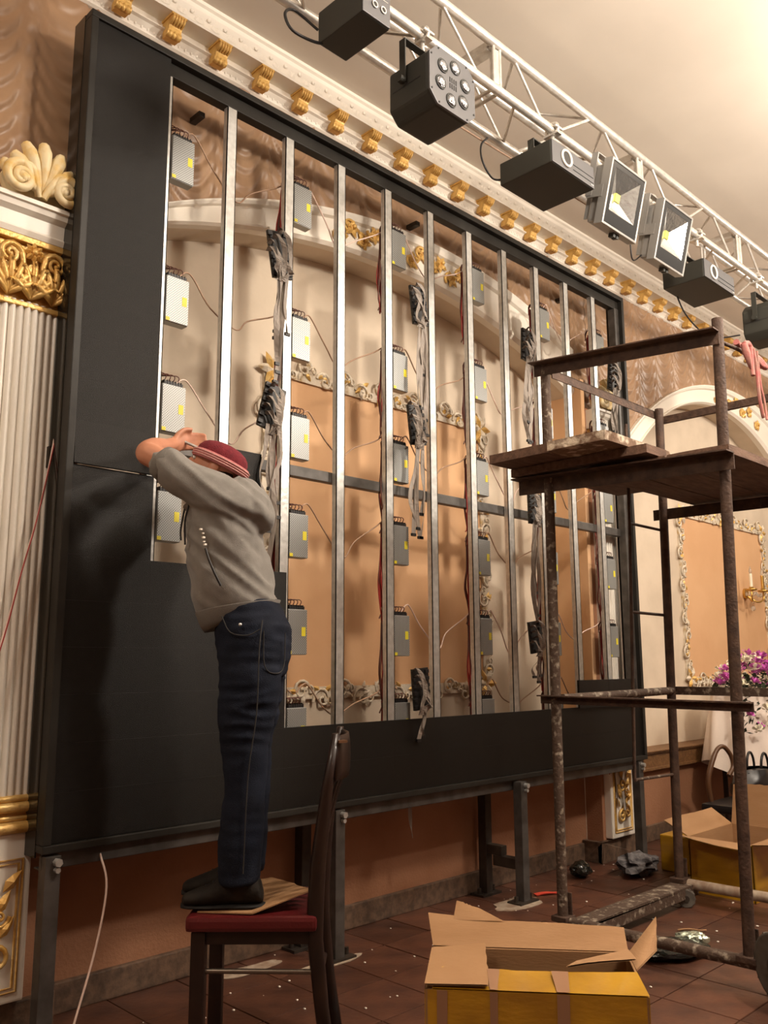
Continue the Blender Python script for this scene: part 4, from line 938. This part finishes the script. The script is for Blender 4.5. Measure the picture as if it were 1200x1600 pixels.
# ------------------------------------------------------------------ cartons
def carton(x, corners, h, mat_out, label, loc):
    t = thing('carton', label, 'cardboard box', loc); A, B, C_, D = [V(c) for c in corners]; th = .006
    for p, q in ((A, B), (B, C_), (C_, D), (D, A)):
        d = (q - p).normalized(); nn = V((-d.y, d.x, 0)) * th; up_ = V((0, 0, h))
        MB().add([p, q, q + up_, p + up_], [(0, 1, 2, 3)]).build('printed_side', mat_out, t)
        MB().slab([p + nn * .3, q + nn * .3, q + nn * .3 + up_, p + nn * .3 + up_], -th).build('side', m_card, t)
    MB().add([A + V((0, 0, .004)), B + V((0, 0, .004)), C_ + V((0, 0, .004)), D + V((0, 0, .004))], [(0, 1, 2, 3)]).build('bottom', m_card, t)
    return t, A, B, C_, D
def flap(t, pts, mat_up, mat_dn=None, wav=.006, seed=1):
    P = [V(p) for p in pts]; rd = random.Random(seed)
    def fn(u, v):
        a = P[0].lerp(P[1], u); b = P[3].lerp(P[2], u); q = a.lerp(b, v)
        q.z += wav * sin(u * 5 + seed) * v; 
        if v > .99: q += (b - a).normalized() * (.006 * noise.noise(V((u * 14, seed, 0))))
        return q
    nn = (P[1] - P[0]).cross(P[3] - P[0]).normalized() * .004
    MB().grid(14, 6, fn, False).build('flap', mat_up, t)
    MB().grid(14, 6, lambda u, v: fn(u, v) + nn, False).build('flap_face', mat_dn or mat_up, t)
dl = V((.624, -.781, 0)); dn = V((.781, .624, 0)); A = V((1.835, 1.712, 0)); Lx, Ly = .585, .36; h = .40
b1, A, B, C_, D = carton(0, (A, A + dl * Lx, A + dl * Lx + dn * Ly, A + dn * Ly), h, m_yelc, 'open carton wrapped in yellow tape, nearest to the camera', tuple(A + dl * .29 + dn * .18))
U = V((0, 0, h)); Z = V((0, 0, 1))
flap(b1, [A + U + dl * .02, B + U, B + U + dn * .13 - dl * .01 + Z * .014, A + U + dl * .04 + dn * .13 + Z * .010], m_yelc, m_yelc, .003, 2)
flap(b1, [D + U - dl * .0, C_ + U, C_ + U + dn * .07 + Z * .045, D + U + dn * .09 + Z * .07 - dl * .02], m_card, m_card, .004, 3)
flap(b1, [A + U + Z * .014, D + U + Z * .014 - dn * .06, D + U + dl * .16 + Z * .028 - dn * .05, A + U + dl * .17 + Z * .020], m_card, m_card, .004, 4)
flap(b1, [C_ + U - dn * .15, C_ + U, C_ + U + dl * .10 + Z * .085 + dn * .08, C_ + U + dl * .08 + Z * .02 - dn * .02], m_card, m_card, .003, 5)
flap(b1, [C_ + U - dl * .16 - dn * .10 + Z * .004, C_ + U - dn * .0 + Z * .01, B + U + dn * .2 + Z * .035, B + U - dl * .20 + dn * .14 + Z * .026], m_card, m_card, .002, 6)
flap(b1, [D + U + dl * .06 + dn * .075 + Z * .055, D + U + dl * .22 + dn * .075 + Z * .055, D + U + dl * .14 + dn * .11 + Z * .085, D + U + dl * .07 + dn * .12 + Z * .10], m_card, m_card, .002, 7)
for s0, w0 in ((.03, .025), (.17, .018), (.345, .03)):
    q = A + dl * s0 - dn * .002; tp = MB()
    tp.add([q, q + dl * w0, q + dl * (w0 + .006) + U, q + dl * .003 + U], [(0, 1, 2, 3)])
    if s0 > .1: tp.add([q + U + dl * .003 + Z * .006, q + U + dl * (w0 + .006) + Z * .006, q + U + dl * (w0 + .012) + dn * .11 + Z * .022, q + U - dl * .004 + dn * .11 + Z * .022], [(0, 1, 2, 3)])
    tp.build('tape', m_tape, b1)
a = V((4.80, 2.45, 0)); b = V((4.80, 2.09, 0))
b2, A2, B2, C2, D2 = carton(0, (a, b, b + V((.56, 0, 0)), a + V((.56, 0, 0))), .295, m_yelc, 'open yellow-taped carton behind the scaffold by the right wall', (5.08, 2.27, 0))
U2 = V((0, 0, .295)); X_ = V((1, 0, 0)); Y_ = V((0, 1, 0))
flap(b2, [A2 + U2, B2 + U2, B2 + U2 - X_ * .13 - Z * .01 - Y_ * .01, A2 + U2 - X_ * .12 + Z * .02 + Y_ * .03], m_card, m_yelc, .004, 8)
flap(b2, [B2 + U2, C2 + U2, C2 + U2 - Y_ * .10 + Z * .02, B2 + U2 - Y_ * .11 + Z * .01 + X_ * .02], m_card, m_yelc, .004, 9)
flap(b2, [D2 + U2, A2 + U2, A2 + U2 + Y_ * .13 + Z * .07 - X_ * .02, D2 + U2 + Y_ * .12 + Z * .08], m_card, m_yelc, .004, 10)
flap(b2, [C2 + U2, D2 + U2, D2 + U2 + X_ * .06 + Z * .22, C2 + U2 + X_ * .05 + Z * .24], m_card, m_yelc, .004, 11)
mb = MB().box(5.16, 5.42, 2.60, 2.82, 0, .21); tag(mb.build('carton', m_yelc, bevel=.008), 'small yellow carton on the floor behind the scaffold\'s far post', 'cardboard box')

# ------------------------------------------------------------------ litter on the floor
def crumple(c, r, sq, seed, mat, name, label, cat, amp=.45, sub=3):
    bm = bmesh.new(); bmesh.ops.create_icosphere(bm, subdivisions=sub, radius=1)
    for v in bm.verts:
        n_ = v.co.normalized(); k = 1 + amp * noise.noise(n_ * 2.2 + V((seed, 0, 0))) + amp * .5 * abs(noise.noise(n_ * 6 + V((0, seed, 0))))
        v.co = V((n_.x * r[0] * k, n_.y * r[1] * k, max(-.98 * r[2], n_.z * r[2] * k)))
    me = bpy.data.meshes.new(name); bm.to_mesh(me); bm.free(); me.materials.append(mat)
    o = bpy.data.objects.new(name, me); C.objects.link(o); o.location = (c[0], c[1], c[2] + r[2] * .98); o.rotation_euler.z = sq
    return tag(o, label, cat)
crumple((4.98, 2.87, 0), (.15, .10, .055), .2, 3, m_ragw, 'rag', 'heap of grey rags by the screen\'s right front leg', 'rag', .7)
crumple((4.66, 3.07, 0), (.075, .06, .045), .5, 5, m_bagp, 'plastic_bag', 'small shiny dark plastic bag on the tiles under the screen', 'bag', .3)
pb = thing('plastic_bag', 'flat dark plastic bag with a silver corner beside the near carton', 'bag', (3.78, 2.0, 0))
def bagm(c, r, seed, name, mat, rot):
    bm = bmesh.new(); bmesh.ops.create_icosphere(bm, subdivisions=3, radius=1); R = Matrix.Rotation(rot, 3, 'Z')
    for v in bm.verts:
        n_ = v.co.normalized(); k = 1 + .25 * noise.noise(n_ * 3 + V((seed, 0, 0))); v.co = R @ V((n_.x * r[0] * k, n_.y * r[1] * k, max(-r[2] * .95, n_.z * r[2] * k))) + V(c) - V((3.78, 2.0, 0)) + V((0, 0, r[2] * .96))
    me = bpy.data.meshes.new(name); bm.to_mesh(me); bm.free(); me.materials.append(mat); o = bpy.data.objects.new(name, me); C.objects.link(o); o.parent = pb
bagm((3.72, 2.0, 0), (.17, .10, .035), 2, 'bag_body', m_bagp, -.5); bagm((3.86, 1.98, .02), (.075, .03, .03), 7, 'silver_corner', m_foil, -1.0)
def scrap(x, y, l, w_, ang, mat, name, label, cat, th=.004):
    R = Matrix.Rotation(ang, 3, 'Z'); mb = MB(); o = V((x, y, .001))
    mb.grid(8, 3, lambda u, v: o + R @ V(((u - .5) * l, (v - .5) * w_ * (1 - .5 * u), .001 + .006 * abs(sin(u * 4)))), False)
    k = len(mb.v); mb.add([p + V((0, 0, th)) for p in mb.v], [tuple(i for i in f) for f in mb.f]); return tag(mb.build(name, mat), label, cat)
scrap(4.12, 2.11, .13, .02, -.9, m_card, 'cardboard_scrap', 'thin cardboard sliver on the floor inside the scaffold', 'scrap')
scrap(3.83, 1.86, .10, .03, -1.2, m_card, 'cardboard_scrap', 'curled cardboard scrap beside the scaffold base tube', 'scrap')
scrap(4.2, 2.98, .16, .045, -.5, m_orange, 'plastic_scrap', 'flat bright red scrap on the tiles by the screen\'s middle leg', 'scrap')
scrap(4.78, 2.56, .05, .04, .4, m_orange, 'plastic_scrap', 'small red scrap at the foot of the far scaffold post', 'scrap')
def spill(cx, cy, rx, ry, seed, label):
    pts = []
    for k in range(26):
        a = 2 * pi * k / 26; r = 1 + .45 * noise.noise(V((cos(a) * 1.6, sin(a) * 1.6, seed))); pts.append((cx + rx * r * cos(a), cy + ry * r * sin(a)))
    o = MB().prism(pts, .003, lambda a, b, t: V((a, b, .0008 + t))).build('plaster_spill', m_dust); tag(o, label, 'spill')
spill(3.93, 2.98, .17, .09, 1, 'whitish plaster spill round the screen\'s middle legs'); spill(2.60, 2.99, .16, .05, 4, 'whitish plaster spill at the leg behind the chair'); spill(2.33, 3.17, .18, .04, 8, 'pale plaster streak at the skirting behind the chair')
db = MB(); rd = random.Random(3)
for k in range(140):
    x, y = rd.uniform(1.7, 5.2), rd.uniform(1.7, 3.25)
    r = rd.uniform(.002, .006); db.ball((x, y, r * .5), r, r * 1.3, r * .6, 6, 3)
o = db.build('plaster_crumbs', m_plaster); o['kind'] = 'stuff'; tag(o, 'white plaster crumbs scattered over the tile floor', 'debris')

# ------------------------------------------------------------------ right-hand end: sconce, flowers, draped stand, bag
sn = thing('wall_sconce', 'brass two-candle wall sconce with crystals on the peach panel', 'wall lamp', (8.16, 3.44, 1.9))
MB().tube([(8.16, 3.45, 1.88), (8.16, 3.43, 1.88)], .05, 16).build('backplate', m_brass, sn)
for s in (-1, 1):
    x = 8.16 + s * .13
    MB().tube(crom([(8.16, 3.43, 1.86), (8.16 + s * .05, 3.36, 1.80), (x, 3.33, 1.83), (x, 3.33, 1.90)], 5), .008, 8).build('arm', m_brass, sn)
    MB().loft([((x, 3.33, z), (r, 0, 0), (0, r, 0)) for z, r in ((1.89, .012), (1.90, .05), (1.912, .052), (1.915, .02), (1.93, .02))], 14).build('drip_pan', m_brass, sn)
    MB().tube([(x, 3.33, 1.93), (x, 3.33, 2.05)], .015, 10).build('candle', m_bulb if s < 0 else m_brass, sn)
    MB().loft([((x, 3.33, z), (r, 0, 0), (0, r, 0)) for z, r in ((2.05, .007), (2.07, .014), (2.09, .011), (2.12, .002))], 10).build('flame_bulb', m_cryst, sn)
    for k in range(6):
        a = k * pi / 3; MB().ball((x + .045 * cos(a), 3.33 + .045 * sin(a), 1.865), .009, .009, .02, 6, 5).build('crystal', m_cryst, sn)
MB().ball((8.16, 3.38, 1.74), .022, nu=8, nv=6).ball((8.16, 3.38, 1.80), .014, nu=8, nv=6).build('crystal', m_cryst, sn)
ds = thing('draped_stand', 'stand covered in white tulle below the flower arrangement', 'stand', (6.95, 3.0, 0))
def drape(u, v):
    a = 2 * pi * u; k = .30 + .10 * (1 - v) + .025 * sin(a * 9 + v * 2) * (1 - v * .6); return V((6.98 + k * cos(a) * 1.35, 3.0 + k * sin(a) * .7, .47 + .56 * v + (.05 * sin(a * 3)) * (1 - v)))
MB().grid(110, 14, drape).build('tulle_drape', m_cloth, ds)
MB().loft([((6.98, 3.0, z), (.40 * k, 0, 0), (0, .21 * k, 0)) for z, k in ((1.0, 1), (1.03, 1), (1.035, .98), (1.036, .1))], 24).build('top', m_cloth, ds)
for s in (-1, 1):
    for q in (-1, 1): MB().tube([(6.98 + s * .25, 3.0 + q * .1, 0), (6.98 + s * .25, 3.0 + q * .1, 1.0)], .02, 8).build('leg', m_dwood, ds)
fl2 = thing('flower_arrangement', 'bank of artificial magenta and white roses on the draped stand', 'flowers', (6.98, 2.95, 1.04))
def rose(parent, c, r, mat, rd):
    mb = MB(); c = V(c); T = Matrix.Rotation(rd.uniform(-.6, .6), 3, 'X') @ Matrix.Rotation(rd.uniform(-.6, .6), 3, 'Y') @ Matrix.Rotation(rd.uniform(0, 6), 3, 'Z')
    for ring, (n_, rr, hh) in enumerate(((3, .35, .75), (4, .65, .6), (5, 1.0, .35))):
        for k in range(n_):
            a0 = 2 * pi * k / n_ + ring * .7; w_ = 2.6 / n_ * 1.25
            def fn(u, v): a = a0 + (u - .5) * w_; ra = r * rr * (.45 + .6 * v ** .7); return c + T @ V((ra * cos(a), ra * sin(a), r * (hh * v * (1.1 - .5 * (2 * u - 1) ** 2) - .15)))
            mb.grid(5, 4, fn)
    mb.ball(c, r * .38, nu=8, nv=6); mb.build('rose', mat, parent)
rd = random.Random(11)
for k in range(60):
    a = rd.uniform(0, 2 * pi); rr = rd.random() ** .5; x = 6.98 + .46 * rr * cos(a); y = 2.95 + .22 * rr * sin(a); z = 1.06 + .22 * (1 - rr * rr) + rd.uniform(0, .05)
    rose(fl2, (x, y, z), rd.uniform(.042, .058), m_purp if rd.random() < .58 else m_wht, rd)
for k in range(14):
    rose(fl2, (rd.uniform(6.45, 7.3), 2.86 - .25 * rd.random() * .4 - .06, rd.uniform(.72, .98)), rd.uniform(.04, .055), m_purp if rd.random() < .35 else m_wht, rd)
lf = MB()
for k in range(420):
    a = rd.uniform(0, 2 * pi); rr = rd.random() ** .5; c = V((6.98 + .50 * rr * cos(a), 2.95 + .25 * rr * sin(a), 1.02 + .22 * (1 - rr * rr) * rd.random() + .02))
    if k > 280: c = V((rd.uniform(6.42, 7.3), 2.80 + rd.random() * .06, rd.uniform(.74, 1.02)))
    d = V((rd.uniform(-1, 1), rd.uniform(-1, .3), rd.uniform(-.6, 1))).normalized() * .055; s = d.cross(V((.3, .2, 1))).normalized() * .017
    lf.add([c, c + d * .5 + s, c + d, c + d * .5 - s], [(0, 1, 2, 3)])
o = lf.build('foliage', m_leaf, fl2); o['kind'] = 'stuff'
hbg = thing('handbag', 'black leather bag with a round handle by the draped stand', 'bag', (6.2, 2.68, 0))
def bag(u, v):
    a = 2 * pi * u; k = (1 + .10 * noise.noise(V((cos(a) * 3, sin(a) * 3, v * 4)))) * (.75 + .5 * sin(pi * min(v * .8 + .12, 1))); return V((6.28 + .26 * k * cos(a) * (1 - .25 * v), 2.68 + .10 * k * sin(a), .30 + .22 * v))
MB().grid(48, 14, bag).add([(6.1, 2.64, .505), (6.46, 2.64, .505), (6.46, 2.72, .505), (6.1, 2.72, .505)], [(0, 1, 2, 3)]).build('bag_body', m_leath, hbg)
for y in (2.63, 2.73): MB().tube([(6.34 + .06 * cos(t), y, .52 + .10 * sin(t)) for t in [pi * i / 12 for i in range(13)]], .009, 8).build('handle', m_leath, hbg)
st = thing('upholstered_chair', 'dark carved chair with black seat, mostly hidden behind the scaffold and carton', 'chair', (6.2, 2.68, 0))
MB().box(5.93, 6.52, 2.50, 2.92, .24, .298).build('seat', m_leath, st, bevel=.02)
for x in (5.96, 6.49):
    for y in (2.53, 2.89): MB().tube([(x, y, 0), (x, y, .25)], .018, 8).build('leg', m_carv, st)
MB().tube(crom([(6.05, 2.90, .28), (6.03, 2.90, .45), (6.12, 2.88, .62), (6.20, 2.86, .66), (6.27, 2.84, .60), (6.28, 2.83, .52), (6.22, 2.84, .46)], 5), [.018] * 10 + [.016] * 21, 10).build('arm_scroll', m_carv, st)
